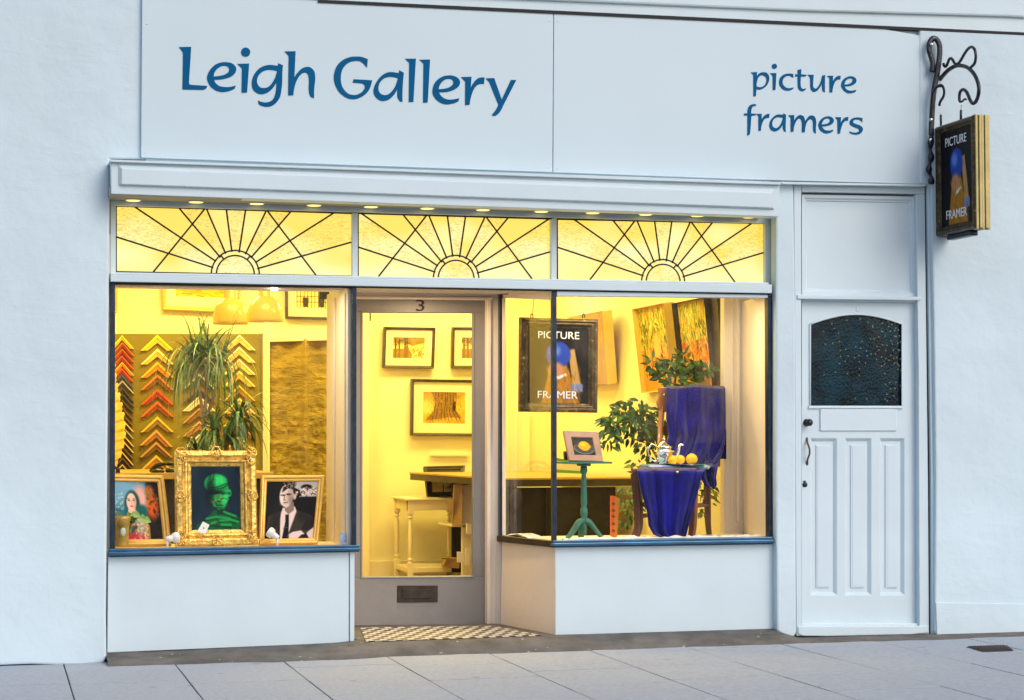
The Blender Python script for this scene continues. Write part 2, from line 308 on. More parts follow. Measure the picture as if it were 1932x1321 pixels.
def ring(g, corners, nrm, prof, mi=0, wob=0):
    TL, TR, BR, BL = [Vector(c) for c in corners]; wu = (TR-TL).length; hv = (BL-TL).length
    V = []
    for d, o in prof:
        u0 = d/wu; v0 = d/hv
        for u, v in ((u0, v0), (1-u0, v0), (1-u0, 1-v0), (u0, 1-v0)):
            V.append(TL*(1-u)*(1-v)+TR*u*(1-v)+BR*u*v+BL*(1-u)*v + nrm*o)
    m = len(prof); g.add(V, [(i*4+k, i*4+(k+1) % 4, (i+1)*4+(k+1) % 4, (i+1)*4+k) for i in range(m-1) for k in range(4)], mi)
    return g
def inset(corners, d):
    TL, TR, BR, BL = [Vector(c) for c in corners]; u0 = d/(TR-TL).length; v0 = d/(BL-TL).length
    return [TL*(1-u)*(1-v)+TR*u*(1-v)+BR*u*v+BL*(1-u)*v for u, v in ((u0, v0), (1-u0, v0), (1-u0, 1-v0), (u0, 1-v0))]
def normal(c): n = (Vector(c[1])-Vector(c[0])).cross(Vector(c[3])-Vector(c[0])).normalized(); return n if n.y < 0 or (abs(n.y) < .3 and n.x < 0) else -n
def picture(name, label, cat, c, fw, ft, fmat, C_, mount=0, pmat='print', group=None, prof=None, glass=False, mountmat='mount'):
    c = [Vector(p) for p in c]; n = normal(c); base = (c[2]+c[3])/2
    t = thing(name, label, cat, base, group); g = G()
    pr = prof or [(0, -ft), (0, 0), (fw*.18, ft*.35), (fw*.45, ft*.3), (fw*.6, ft*.05), (fw*.85, ft*.02), (fw, -ft*.15), (fw, -ft)]
    ring(g, c, n, pr); g.obj('frame', M[fmat] if isinstance(fmat, str) else fmat, t, bevel=.0015)
    back = [p-n*ft for p in c]; gb = G(); gb.prism(inset(back, fw*.5), n*(ft*.4)); gb.obj('backing', M['cardboard'], t)
    inn = inset(c, fw)
    if mount:
        gm = G(); mi_ = inset(inn, mount); o = -ft*.35
        V = [p+n*o for p in inn]+[p+n*o for p in mi_]+[p+n*(o-.003) for p in mi_]
        gm.add(V, [(k, (k+1) % 4, 4+(k+1) % 4, 4+k) for k in range(4)]+[(4+k, 4+(k+1) % 4, 8+(k+1) % 4, 8+k) for k in range(4)]); gm.obj('mount', M[mountmat], t); inn = mi_
    if C_ is not None: paint_mesh('print', C_, inn, M[pmat], t, -ft*.35-.003 if mount else -ft*.3, n)
    return t
def pxq(pts, y): return [W(a, b, y) for a, b in pts]
# text and lettering
def curve_mesh(splines, extr):
    cu = bpy.data.curves.new('tmp', 'CURVE'); cu.dimensions = '2D'; cu.fill_mode = 'BOTH'; cu.extrude = extr
    for sp in splines:
        s_ = cu.splines.new('POLY'); s_.points.add(len(sp)-1)
        for i, (x, y) in enumerate(sp): s_.points[i].co = (x, y, 0, 1)
        s_.use_cyclic_u = True
    o = bpy.data.objects.new('tmp', cu); me = bpy.data.meshes.new_from_object(o); bpy.data.objects.remove(o); return me
def mesh_to_G(me, fn):
    g = G(); g.add([fn(v.co) for v in me.vertices], [tuple(p.vertices) for p in me.polygons]); return g
def text_obj(name, txt, corners, nrm, off, material, parent, thick=.001):
    cu = bpy.data.curves.new('tmp', 'FONT'); cu.body = txt; cu.extrude = .05; cu.resolution_u = 4
    o = bpy.data.objects.new('tmp', cu); me = bpy.data.meshes.new_from_object(o); bpy.data.objects.remove(o)
    xs = [v.co.x for v in me.vertices]; ys = [v.co.y for v in me.vertices]; x0, x1, y0, y1 = min(xs), max(xs), min(ys), max(ys)
    TL, TR, BR, BL = [Vector(c) for c in corners]
    def fn(co):
        u = (co.x-x0)/(x1-x0); v = 1-(co.y-y0)/(y1-y0); return TL*(1-u)*(1-v)+TR*u*(1-v)+BR*u*v+BL*(1-u)*v+nrm*(off+co.z/.05*thick)
    return mesh_to_G(me, fn).obj(name, material, parent)
def glyph(txt, ox, oy, sc):
    """'c' marks a corner, other points are passed smoothly"""
    pts = []
    for tok in txt.split():
        c = tok[0] == 'c'; x, y = tok.lstrip('c').split(','); pts.append((ox+float(x)/sc, oy+float(y)/sc, c))
    n = len(pts); k0 = next((i for i in range(n) if pts[i][2]), None)
    if k0 is None: return [(p.x, -p.y) for p in catmull([Vector((a, b, 0)) for a, b, _ in pts], 5, True)]
    pts = pts[k0:]+pts[:k0]+[pts[k0]]; out = []; seg = [pts[0]]
    for p in pts[1:]:
        seg.append(p)
        if p[2]:
            if len(seg) == 2: out.append((seg[0][0], -seg[0][1]))
            else: out += [(q.x, -q.y) for q in catmull([Vector((a, b, 0)) for a, b, _ in seg], 5)[:-1]]
            seg = [p]
    return out
def circ(cx, cy, r, ox, oy, sc): return [(ox+(cx+r*math.cos(a))/sc, -(oy+(cy+r*math.sin(a))/sc)) for a in [2*math.pi*k/24 for k in range(24)]]
def lettering(name, glyphs, y, parent):
    g = G()
    for gl in glyphs:
        me = curve_mesh(gl, 1.0); b = mesh_to_G(me, lambda co: (lambda p: Vector((p.x, y-.0015*co.z, p.z)))(W(co.x, -co.y, y))); g.add(b.v, b.f)
    return g.obj(name, M['letter'], parent)

# ================================================================== THE BUILDING
B = thing('shop_building', 'pale painted shop building with glazed gallery front, central recessed door and blue lettered fascia', 'building', (2, 0, 0))
def part(name, g, mats, bevel=0, **k): return g.obj(name, mats, B, bevel=bevel, **k)
YW = -.06
# walls
g = G(); g.slab([(-900, -520), (285, -520), (280, 301), (207.5, 300), (204, 700), (200, 1160), (201, 1240), (196, 1251), (150, 1256), (60, 1253), (-170, 1262), (-900, 1290)], YW, .5)
part('wall', g, M['render'], .012, label='rendered wall left of the shopfront')
g = G(); g.slab([(275, -520), (2800, -520), (2800, 90), (2100, 60), (1760, 60), (1735, 346), (275, 346)], -.057, .10)
part('wall', g, M['render'], 0, label='wall above the shopfront')
g = G(); g.slab([(1735, 40), (2100, 40), (2800, 70), (2800, 1172), (2100, 1195), (1905, 1196), (1800, 1200), (1768, 1202), (1764, 1190), (1766, 900), (1762, 600), (1756, 350), (1735, 346)], -.09, .5)
part('wall', g, M['render'], .010, label='rendered wall right of the side door')
g = G(); g.slab([(1766, 1137), (2100, 1142), (2100, 1199), (1900, 1199), (1800, 1203), (1768, 1205)], -.098, -.088); part('plinth', g, M['render'], .004)
# cornice over the fascia
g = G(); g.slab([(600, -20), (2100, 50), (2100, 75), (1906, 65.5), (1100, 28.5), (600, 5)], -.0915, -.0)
part('painted_shadow_gap', g, M['dark'])  # dark slab painting the shade line under the cornice
g = G(); g.slab([(500, -70), (2100, -6), (2100, 70), (1906, 61.5), (1500, 42.5), (1100, 24), (500, -4)], -.092, 0); part('cornice', g, M['paint'], .006)
g = G(); g.slab([(500, -170), (2100, -100), (2100, 43), (1906, 31.5), (1500, 20), (500, -22)], -.115, 0); part('cornice', g, M['paint'], .012)
# fascia boards
g = G(); g.slab([(268.5, -60), (1044.6, -60), (1042.4, 325.2), (266, 297.5)], -.085, -.058); fb1 = part('fascia_board', g, M['board'], .003)
g = G(); g.slab([(1045.6, -60), (1751, 70), (1746, 347.5), (1400, 338.5), (1043.6, 325.4)], -.085, -.058); fb2 = part('fascia_board', g, M['board'], .003)
g = G(); g.slab([(1470, 343), (1746, 348), (1746, 351.5), (1478, 347.5)], -.105, .05); part('fascia_sill', g, M['paint'], .002)
for px, py, par_ in ((1733, 69, fb2), (1729, 336, fb2), (1052, 40, fb2), (1052, 318, fb2), (277, 45, fb1), (275, 288, fb1), (1036, 40, fb1), (1034, 316, fb1)):
    g = G(); g.lathe(W(px, py, -.0845), [(.006, 0), (.006, .0012), (.004, .002), (0, .002)], 12, axis=(0, -1, 0)); g.obj('screw', M['board'], par_)
a = (325, 75, 9.4375); b_ = (465, 75, 9.4375); c_ = (620, 85, 9.4375); d_ = (740, 90, 10.743); e_ = (800, 100, 10.567)
GL = [
 [glyph('c120,132 c338,126 320,420 c298,760 305,790 330,802 450,812 c590,820 c625,825 610,860 580,885 540,893 c500,893 c182,886 c192,230', *a)],
 [glyph('c1130,815 c1112,875 1010,915 900,932 780,905 680,830 625,720 625,640 670,540 760,450 860,408 960,400 1060,420 1125,475 1140,530 1115,600 1040,660 930,697 820,712 c742,714 775,775 840,825 940,843 1040,838', *a),
  glyph('c737,655 750,590 800,520 870,475 940,465 995,485 1013,530 995,580 930,622 840,645', *a)],
 [circ(1307, 221, 82, *a)], [glyph('c1160,430 c1370,424 c1333,940 c1235,946 c1240,510', *a)],
 [glyph('c565,418 c650,455 640,600 637,760 625,880 600,1010 545,1105 460,1175 370,1195 280,1180 c218,1148 c208,1080 260,1105 340,1117 420,1100 480,1050 515,960 530,860 c530,768 480,850 410,920 330,962 250,970 170,940 110,870 95,780 110,680 170,570 260,490 360,455 450,450 c555,466', *b_),
  glyph('c545,560 530,620 500,700 450,780 390,840 310,860 240,845 195,780 190,710 215,640 270,580 340,545 410,535 480,542', *b_)],
 [glyph('c678,208 c875,205 c855,665 920,575 1000,505 1085,483 1150,500 1205,560 1225,650 1220,760 1205,900 c1205,1040 1150,1020 1120,960 1110,880 1112,760 1108,670 1085,605 1040,585 980,610 920,680 875,780 845,900 c835,988 c742,992 c752,290', *b_)],
 [glyph('c698,252 c685,400 c605,318 560,290 480,283 390,300 300,360 240,450 218,560 225,680 265,780 340,860 420,888 500,885 590,840 640,770 640,720 610,690 570,682 c425,668 c448,610 c775,628 750,730 700,830 610,910 510,955 420,965 310,935 200,850 130,740 95,620 100,500 150,370 250,270 380,215 500,205 600,215', *c_)],
 [glyph('c1258,450 c1340,495 1325,650 1315,850 c1315,1012 1270,1000 1235,950 1222,880 c1225,785 1170,880 1090,960 1010,993 930,990 850,940 805,860 803,780 840,680 920,570 1020,500 1120,482 c1247,500', *c_),
  glyph('c1235,592 1215,660 1180,750 1120,830 1060,878 1000,892 930,870 892,810 890,740 920,660 990,595 1070,568 1150,570', *c_)],
 [glyph('c262,226 c480,222 c430,1100 c335,1106 c345,310', *d_)], [glyph('c553,245 c768,240 c720,1110 c625,1118 c635,325', *d_)],
 [glyph('c1360,1022 c1340,1090 1240,1130 1110,1150 1000,1125 900,1060 830,960 818,860 850,740 930,640 1040,580 1170,562 1280,585 1355,640 1375,710 1350,780 1270,845 1150,890 1050,903 c948,908 980,965 1050,1025 1150,1053 1260,1045', *d_),
  glyph('c940,842 960,770 1010,695 1080,645 1150,632 1215,650 1240,700 1220,755 1150,805 1040,835', *d_)],
 [glyph('c740,480 c948,475 c932,690 990,590 1060,515 1140,487 c1210,492 c1195,618 1110,620 1040,660 985,740 945,850 920,950 c910,1032 c818,1042 c822,575', *e_)],
 [glyph('c1230,507 c1400,500 c1550,930 c1733,538 c1840,540 1610,990 1530,1150 1470,1225 1400,1258 c1350,1235 1410,1165 1450,1100 c1483,1030 c1300,580', *e_)]]
lettering('lettering', GL, -.087, fb1)
a = (1410, 110, 16.51); b_ = (1510, 110, 16.1); c_ = (1395, 185, 16.1); d_ = (1510, 190, 14.86)
GP = [
 [glyph('c115,440 c302,430 c298,565 360,480 440,440 520,435 600,455 660,520 685,610 670,720 610,840 520,925 420,970 350,975 c285,958 c265,1185 c190,1190 c188,520', *a),
  glyph('c285,872 295,760 320,650 370,570 440,530 510,540 575,590 597,670 580,770 520,855 440,895 360,898', *a)],
 [circ(845, 250, 80, *a)], [glyph('c710,465 c905,460 c878,985 c795,988 c790,555', *a)],
 [glyph('c1432,492 c1430,610 1330,550 1270,545 1180,580 1120,650 1098,730 1115,820 1170,890 1250,928 1340,930 c1445,905 c1425,960 1330,1000 1230,1008 1130,980 1050,910 1000,820 992,720 1020,620 1090,540 1190,490 1310,475', *a)],
 [glyph('c1680,335 c1676,498 c1856,518 1830,550 c1780,568 c1668,568 1660,700 1665,860 1690,930 1750,955 c1833,935 c1815,985 1740,1025 1680,1020 1610,975 1575,890 1568,700 c1565,568 c1485,565 c1497,500 c1570,498 c1568,365', *a)],
 [glyph('c222,503 c405,500 392,700 388,800 395,870 440,918 500,905 560,830 610,740 c670,520 c755,512 745,760 c748,1035 700,1015 665,940 c655,770 600,880 530,970 450,1018 390,1015 330,960 303,860 300,700 c297,590', *b_)],
 [glyph('c812,538 c995,528 c988,705 1040,620 1100,560 1160,535 c1228,538 c1215,645 1150,645 1090,680 1035,760 990,900 c972,1035 c888,1040 c885,600', *b_)],
 [glyph('c1700,955 c1680,1015 1600,1050 1490,1063 1400,1040 1310,970 1250,870 1243,780 1280,680 1360,600 1460,555 1560,548 1650,580 1700,640 1700,710 1650,780 1550,830 1450,850 c1350,855 1380,920 1450,970 1530,985 1620,975', *b_),
  glyph('c1340,800 1355,730 1400,665 1460,625 1530,612 1585,635 1590,680 1560,730 1480,775 1400,795', *b_)]]
GF = [
 [glyph('c515,195 c490,248 430,250 390,290 365,360 c355,470 c530,484 c500,522 c360,548 350,760 335,960 315,1100 c240,1150 245,900 c245,532 c135,530 c150,468 c247,470 250,370 280,270 340,210 430,185', *c_)],
 [glyph('c520,484 c680,480 c675,655 740,560 800,505 860,485 c915,485 c903,600 840,605 770,640 715,720 675,830 c655,992 c582,995 c580,560', *c_)],
 [glyph('c1342,465 c1418,510 1410,700 1405,880 c1410,1028 1370,1015 1330,950 c1315,810 1270,890 1200,965 1120,1008 1040,1010 960,960 915,870 915,780 950,680 1020,590 1110,520 1210,500 c1335,512', *c_),
  glyph('c1325,605 1300,680 1270,760 1220,840 1160,900 1100,915 1030,880 998,800 1005,720 1050,640 1120,595 1210,580', *c_)],
 [glyph('c-338,410 c-169,401 c-177,572 -121,479 -47,415 17,404 90,440 120,500 c130,575 190,500 250,430 320,415 390,440 435,520 445,640 435,780 c440,920 390,895 365,840 355,760 355,620 335,545 290,515 230,550 170,640 140,760 c125,885 c42,888 45,700 42,620 20,530 -20,502 -75,525 -131,608 -177,738 c-191,872 c-269,876 c-269,484', *d_)],
 [glyph('c928,810 c910,862 840,900 740,918 650,900 560,830 515,740 508,670 540,580 610,500 700,450 790,438 880,465 930,520 935,590 880,660 780,700 690,718 c608,722 640,780 700,825 780,838 860,828', *d_),
  glyph('c597,668 620,600 660,540 720,503 780,497 825,525 825,580 780,630 700,655', *d_)],
 [glyph('c978,465 c1142,460 c1132,625 1190,530 1250,475 1300,460 c1350,462 c1335,560 1280,565 1220,600 1175,680 1140,790 c1112,920 c1045,930 c1040,545', *d_)],
 [glyph('c1742,490 c1738,605 1670,545 1600,528 1530,535 1480,580 1490,620 1560,655 1660,690 1730,740 1755,800 1735,870 1670,930 1580,953 1470,940 c1385,905 c1380,860 1450,885 1550,895 1630,870 1650,820 1610,780 1520,745 1430,700 1385,640 1390,570 1440,510 1530,475 1640,470', *d_)]]
lettering('lettering', GP, -.087, fb2); lettering('lettering', GF, -.087, fb2)
# shutter box over the windows, its lip and its soffit
g = G(); g.slab([(207, 301), (600, 314), (1000, 327.5), (1200, 334), (1400, 341), (1473, 344), (1474, 348.5), (1400, 346.5), (1200, 340), (1000, 333), (600, 318.5), (207, 305.5)], -.225, -.05); part('shutter_box_lip', g, M['paint'], .003)
g = G(); g.slab([(209, 306), (1471, 349), (1470, 409), (209.5, 366)], -.20, -.085)
o4 = [W(x, y, -.2) for x, y in ((209, 306), (1471, 349), (1470, 409), (209.5, 366))]; i4 = [W(x, y, -.2) for x, y in ((223, 311), (1460, 356), (1461, 396), (223, 350))]; r4 = [W(x, y, -.222) for x, y in ((230, 318), (1457, 364), (1457, 392), (230, 347.5))]
g.add([p+Vector((0, -.001, 0)) for p in i4]+r4, [(0, 1, 5, 4), (1, 2, 6, 5), (2, 3, 7, 6), (3, 0, 4, 7), (4, 5, 6, 7)])
part('shutter_box', g, M['paint'], .004)
zs = 2.49
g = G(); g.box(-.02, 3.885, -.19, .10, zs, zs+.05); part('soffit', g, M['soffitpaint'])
for i, px in enumerate((250, 368, 482, 590, 697, 803, 908, 1018, 1115, 1215, 1313, 1411)):
    py = 379+(px-250)*(409.5-379)/1161
    p = Z(px, py, zs); p.y = min(max(p.y, -.12), .0)
    g = G(); g.lathe((p.x, p.y, zs-.006), [(.040, .0), (.046, .002), (.046, .0055)], 20, 0); g.lathe((p.x, p.y, zs-.0075), [(.037, .0), (.039, .001)], 20, 1)
    part('soffit_light', g, [M['white'], M['lamp_on']])
# stained glass row
YT = .10
g = G()
g.slab([(208.5, 372), (218.5, 372), (218.5, 516), (208.5, 516)], YT-.04, YT+.05); g.slab([(1443.5, 405), (1462, 405), (1462, 540), (1444.5, 540)], YT-.04, YT+.05)
g.slab([(218.5, 372), (1443.5, 408), (1443.5, 421.3), (218.5, 388)], YT-.038, YT+.05)
g.slab([(664.5, 402.2), (675.2, 402.4), (675.2, 524), (664.5, 524)], YT-.036, YT+.05); g.slab([(1040, 413), (1050.6, 413.2), (1050.6, 530), (1040, 530)], YT-.036, YT+.05)
tf = part('transom_frame', g, M['paint'], .003)
g = G(); g.slab([(208.5, 513.5), (1451, 533), (1451, 537), (208.5, 518)], -.012, YT+.05); g.slab([(208.5, 518), (1457, 537), (1457, 553.5), (208.5, 531.5)], -.035, YT+.05)
part('transom_rail', g, M['paint'], .004)
g = G(); g.slab([(208.5, 531.8), (1457, 553.8), (1457, 556), (208.5, 534)], -.02, .04); part('painted_shadow_gap', g, M['dark'])  # dark strip painting the shade line under the transom rail
g = G(); g.slab([(1051, 549.5), (1449, 556), (1449, 562), (1051, 558.5)], -.012, .06); part('window_head', g, M['paint'], .002)
def stained(quad, cx, label):
    c4 = pxq(quad, YT)
    n1, n2 = 200, 60; Cc = Cv(n1, n2, (255, 255, 255), int(cx))
    # radial pattern worked out in metres from the middle of the sun at the bottom edge
    c0 = W(cx, quad[3][1]+(quad[2][1]-quad[3][1])*(cx-quad[3][0])/(quad[2][0]-quad[3][0]), YT)
    xl, xr = c4[0].x-c0.x, c4[1].x-c0.x; zt = ((c4[0].z+c4[1].z)/2-c0.z)
    cm = W(444, 519, YT); sc1 = 3.788
    def m1(x, y): p = W(190+x/sc1, 290+y/sc1, YT); return (p.x-cm.x, p.z-(W(190+x/sc1, 513.8+(190+x/sc1-218)*.0202, YT).z))
    rays = [((107, 595), (805, 817)), ((240, 380), (825, 773)), ((555, 385), (855, 745)), ((755, 395), (893, 718)), ((897, 400), (937, 705)), ((1035, 405), (988, 710)), ((1185, 405), (1033, 722)), ((1360, 415), (1072, 748)), ((1670, 425), (1103, 782)), ((1797, 635), (1118, 825)), ((745, 395), (375, 848)), ((1185, 405), (1540, 875))]
    R = [(m1(*p), m1(*q)) for p, q in rays]
    def clip(p, q):   # extend outward from q through p and clip to the pane
        dx, dz = p[0]-q[0], p[1]-q[1]; t = 9.
        if dz > 1e-6: t = min(t, (zt-q[1])/dz)
        if dx > 1e-6: t = min(t, (xr-q[0])/dx)
        if dx < -1e-6: t = min(t, (xl-q[0])/dx)
        return (q[0]+dx*t, q[1]+dz*t), q
    segs = []
    for i, (p, q) in enumerate(R):
        if i >= 10:
            if q[1] < .0: q = (q[0], 0.0)
            q = (min(max(q[0], xl+.01), xr-.01), max(q[1], 0))
        segs.append(clip(p, q))
    # glass sheet emits in place of light from behind; colour varies by pane and height, every second ray is hammered
    X = Cc.X*(xr-xl)+xl; Zm = (1-Cc.Y)*zt; ang = np.degrees(np.arctan2(Zm, X)); rad = np.hypot(X, Zm)
    bounds = sorted([math.degrees(math.atan2(max(p[1], .001), p[0])) for p, q in segs[:10]])
    k = np.digitize(ang, bounds); ham = (k % 2 == 1).astype(float); ham[rad < .045*1] = 1
    ham = np.where(rad < .108, 1, ham); ham = np.where((rad > .108) & (rad < .138), 0, ham)
    base = np.array((1.0, .90, .42)); deep = np.array((1.0, .68, .09))
    t = Cc.noise(9, 0, 1, .5)*.6+Cc.noise(4, 0, .6, .5)+.35*(1-Cc.Y)-.25
    rp = np.random.RandomState(int(cx)); t = np.clip(t*1.15+rp.uniform(-.16, .16, 14)[k]+rp.uniform(-.1, .1, 14)[(k+(rad > .42)*7) % 14]+.30*np.abs(Cc.X-.5)*(1-Cc.Y)*2-.30*np.exp(-((Cc.Y-1)/.45)**2), 0, 1)[..., None]
    col = base*(1-t)+deep*t; h = G(); gp = G()
    o = None
    m = M.get('stained')
    if m is None:
        m = bpy.data.materials.new('glowing_stained_glass'); m.use_nodes = True; nn = m.node_tree.nodes; L = m.node_tree.links; b = nn['Principled BSDF']
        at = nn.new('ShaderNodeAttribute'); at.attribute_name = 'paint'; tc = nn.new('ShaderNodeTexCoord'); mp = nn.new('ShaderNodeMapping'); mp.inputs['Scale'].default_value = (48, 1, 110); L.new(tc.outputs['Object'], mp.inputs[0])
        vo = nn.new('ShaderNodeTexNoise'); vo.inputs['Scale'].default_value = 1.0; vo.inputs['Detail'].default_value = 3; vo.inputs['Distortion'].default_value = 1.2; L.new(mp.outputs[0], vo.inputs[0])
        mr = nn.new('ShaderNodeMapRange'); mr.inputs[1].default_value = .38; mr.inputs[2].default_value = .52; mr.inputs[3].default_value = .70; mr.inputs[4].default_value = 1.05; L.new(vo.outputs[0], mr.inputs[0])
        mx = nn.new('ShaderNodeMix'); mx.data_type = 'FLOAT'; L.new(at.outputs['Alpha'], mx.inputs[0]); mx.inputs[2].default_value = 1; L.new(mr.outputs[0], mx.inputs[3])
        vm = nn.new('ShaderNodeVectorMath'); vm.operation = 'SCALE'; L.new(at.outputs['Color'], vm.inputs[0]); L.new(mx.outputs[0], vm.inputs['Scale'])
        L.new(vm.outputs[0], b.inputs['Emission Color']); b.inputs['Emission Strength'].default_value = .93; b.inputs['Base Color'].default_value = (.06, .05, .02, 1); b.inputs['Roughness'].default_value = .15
        M['stained'] = m
    Cc.a = col
    pl = [Vector((p.x, YT, p.z)) for p in c4]
    fr = G(); fr.slab([quad[0], quad[1], quad[2], quad[3]], YT+.004, YT+.008)
    root = B
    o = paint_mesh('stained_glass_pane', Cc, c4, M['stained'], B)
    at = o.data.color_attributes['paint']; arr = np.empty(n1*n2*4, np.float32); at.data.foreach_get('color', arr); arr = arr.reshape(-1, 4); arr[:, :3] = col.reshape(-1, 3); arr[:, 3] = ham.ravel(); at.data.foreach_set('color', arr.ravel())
    o['label'] = label
    ld = G()
    def bar(p, q, r=.0050): ld.tube([(c0.x+p[0], YT-.004, c0.z+p[1]), (c0.x+q[0], YT-.004, c0.z+q[1])], r, 6)
    for p, q in segs: bar(p, q)
    for r_ in (.137, .108): ld.tube([(c0.x+r_*math.cos(t_), YT-.004, c0.z+r_*math.sin(t_)) for t_ in [math.pi*k_/20 for k_ in range(21)]], .0048, 6)
    for an in (128, 52): bar((.137*math.cos(math.radians(an)), .137*math.sin(math.radians(an))), (.108*math.cos(math.radians(an)), .108*math.sin(math.radians(an))))
    for s_, e2 in (((xl, 0), (xr, 0)), ((xl, zt), (xr, zt)), ((xl, 0), (xl, zt)), ((xr, 0), (xr, zt))):
        # edge leads follow the real corners
        pass
    for k_ in range(4):
        p, q = c4[k_], c4[(k_+1) % 4]; ld.tube([p+Vector((0, -.004, 0)), q+Vector((0, -.004, 0))], .006, 6)
    ld.obj('leading', M['lead'], o)
stained([(218.5, 388.5), (664.5, 402.5), (664.5, 522), (218.5, 513.5)], 444, 'left sunray leaded light')
stained([(675, 402.5), (1040, 413), (1040, 528.5), (675, 523.2)], 860.5, 'middle sunray leaded light')
stained([(1050.6, 413.5), (1443.5, 421.5), (1444.5, 535), (1051, 530)], 1251, 'right sunray leaded light')
# left display window
g = G(); g.slab([(208.5, 533), (217.5, 533.5), (217, 1036), (207.5, 1037)], 0, .05); g.slab([(664.5, 541), (673, 541.5), (672.5, 1030), (664.5, 1030)], -.005, .05); g.slab([(217.5, 533.8), (664.5, 541.2), (664.5, 544), (217.5, 537)], .003, .05)
dw = part('display_window', g, M['darkmetal'], .003, label='left display window')
g = G(); g.slab([(217.5, 537), (664.5, 544), (664.5, 1030), (217, 1037)], .03, .036); g.obj('glass', M['glass'], dw)
def sill(pts_top, ya, par, m):
    g = G(); (x0, y0, y1), (x1, y2, y3) = pts_top
    g.slab([(x0+1, y0), (x1-1, y2), (x1-1, y2+(y3-y2)*.42), (x0+1, y0+(y1-y0)*.42)], ya+.022, .05); g.slab([(x0, y0+(y1-y0)*.42), (x1, y2+(y3-y2)*.42), (x1, y3-1.5), (x0, y1-1.5)], ya, .05); g.slab([(x0+2, y1-1.5), (x1-2, y3-1.5), (x1-2, y3+1), (x0+2, y1+1)], ya+.03, .05)
    g.obj('sill', M[m], par, bevel=.004)
sill([(204.5, 1036, 1050.5), (680, 1028.5, 1040.5)], -.055, dw, 'bluemetal')
g = G(); g.slab([(204, 1050), (658.5, 1041), (658.5, 1212.5), (202.5, 1231.5)], .0, .06); g.slab([(660, 1041), (669, 1040.8), (668.5, 1212), (660, 1212.5)], -.008, .06); part('stall_riser', g, M['paint'], .003)
# right display window
g = G(); g.slab([(1042, 549.5), (1050.5, 549.7), (1050.8, 1021), (1043, 1021)], -.012, .03); dw2 = part('display_window', g, M['darkmetal'], .003, label='right display window')
g = G(); g.slab([(1448.5, 561), (1456.5, 557), (1458, 1014), (1450.5, 1014)], -.005, .05); g.obj('frame', M['darkmetal'], dw2, bevel=.003)
g = G(); g.slab([(1050.5, 558), (1448.5, 561), (1450.5, 1014), (1050.8, 1021)], .02, .026); g.obj('glass', M['glass'], dw2)
sill([(1043.5, 1020, 1032.5), (1461, 1013, 1026)], -.05, dw2, 'bluemetal')
g = G(); g.slab([(1048, 1032), (1462.5, 1026), (1463.5, 1186.5), (1048, 1198.5)], .0, .06); part('stall_riser', g, M['paint'], .003)
# splayed side window of the porch
YB = .72
def q3(pts): return [W(*p) for p in pts]
g = G(); g.box(2.43, 2.452, .74, .80, -.02, 2.1); part('light_leak_block', g, M['porch'])  # added block closing a light leak beside the back post
g = G(); g.box(2.40, 2.56, .735, .80, -.02, .50); part('light_leak_block', g, M['porch'])  # added low block against the light leak behind the riser
g = G(); g.box(-.3, .02, .065, .2, -.05, 2.3); part('light_leak_block', g, M['porch'])  # added, with the next block, to stop light leaking past the left riser
g = G(); g.box(-.3, -.02, -.0, .064, -.05, 2.6); part('light_leak_block', g, M['porch'])
f_ = q3([(947.5, 1022, YB), (1047.5, 1033, 0), (1048, 1198.5, 0), (944, 1178, YB)]); g = G(); g.prism(f_, (.05, .02, 0)); part('stall_riser', g, M['splay'], .003)
g = G(); g.slab([(943.5, 553), (948, 553), (948, 1022), (943.5, 1022)], YB-.01, YB+.05); dw3 = part('display_window', g, M['darkmetal'], .002, label='splayed porch side window')
g = G(); g.slab([(948.2, 562), (954, 562), (954.5, 1012), (948.2, 1011)], YB-.02, YB+.04); g.prism(q3([(948, 551, YB), (1041.5, 549.5, 0), (1041.5, 566, 0), (948, 562.5, YB)]), (.03, .01, 0)); g.obj('frame', M['cream'], dw3, bevel=.002)
g = G(); g.prism(q3([(951, 562, YB), (1044, 565, .01), (1044, 1021, .01), (951, 1011, YB)]), (.005, 0, 0)); g.obj('glass', M['glass'], dw3)
g = G(); g.prism(q3([(937, 1010.5, YB-.02), (1043.5, 1021, -.02), (1043.5, 1033, -.02), (937, 1022, YB-.02)]), (.05, .02, 0)); g.obj('sill', M['brownmetal'], dw3, bevel=.003)
g = G(); g.prism([W(944, 556, YB+.02), W(1048, 554, .02), W(1048, 544, .02), W(944, 544, YB+.02)], (.04, 0, 0)); part('painted_shadow_gap', g, M['dark'])  # dark slab painting the shade above the splayed window
# porch : door frame, ceiling, floor
g = G(); g.box(1.345, 1.372, .05, .80, -.01, 2.03); part('porch_side_panel', g, M['cream'], .003)
for y0 in (.10, .47):
    g = G(); g.box(1.334, 1.346, y0, y0+.045, .56, 1.99); part('moulding', g, M['cream'], .006)
YD = .81
g = G(); g.slab([(660, 541), (943.5, 541), (943.5, 560), (660, 560)], YD-.05, YD+.12); g.slab([(660, 558.5), (930, 561), (930, 566), (660, 563.5)], YD-.065, YD+.1)
g.slab([(919.5, 560), (943, 560), (941, 1177), (919.5, 1178)], YD-.05, YD+.12); g.slab([(919.5, 562), (927, 562), (926, 1177), (919.5, 1178)], YD-.066, YD+.1); part('door_frame', g, M['splay'], .004)
g = G(); g.box(1.40, 2.56, .10, .86, 2.045, 2.09); part('porch_ceiling', g, M['porch'])
g = G(); g.box(1.40, 2.6, .0, .90, -.05, .0); g.box(-.2, 5.2, .0, .1, -.08, -.03); part('porch_floor', g, M['concrete'])
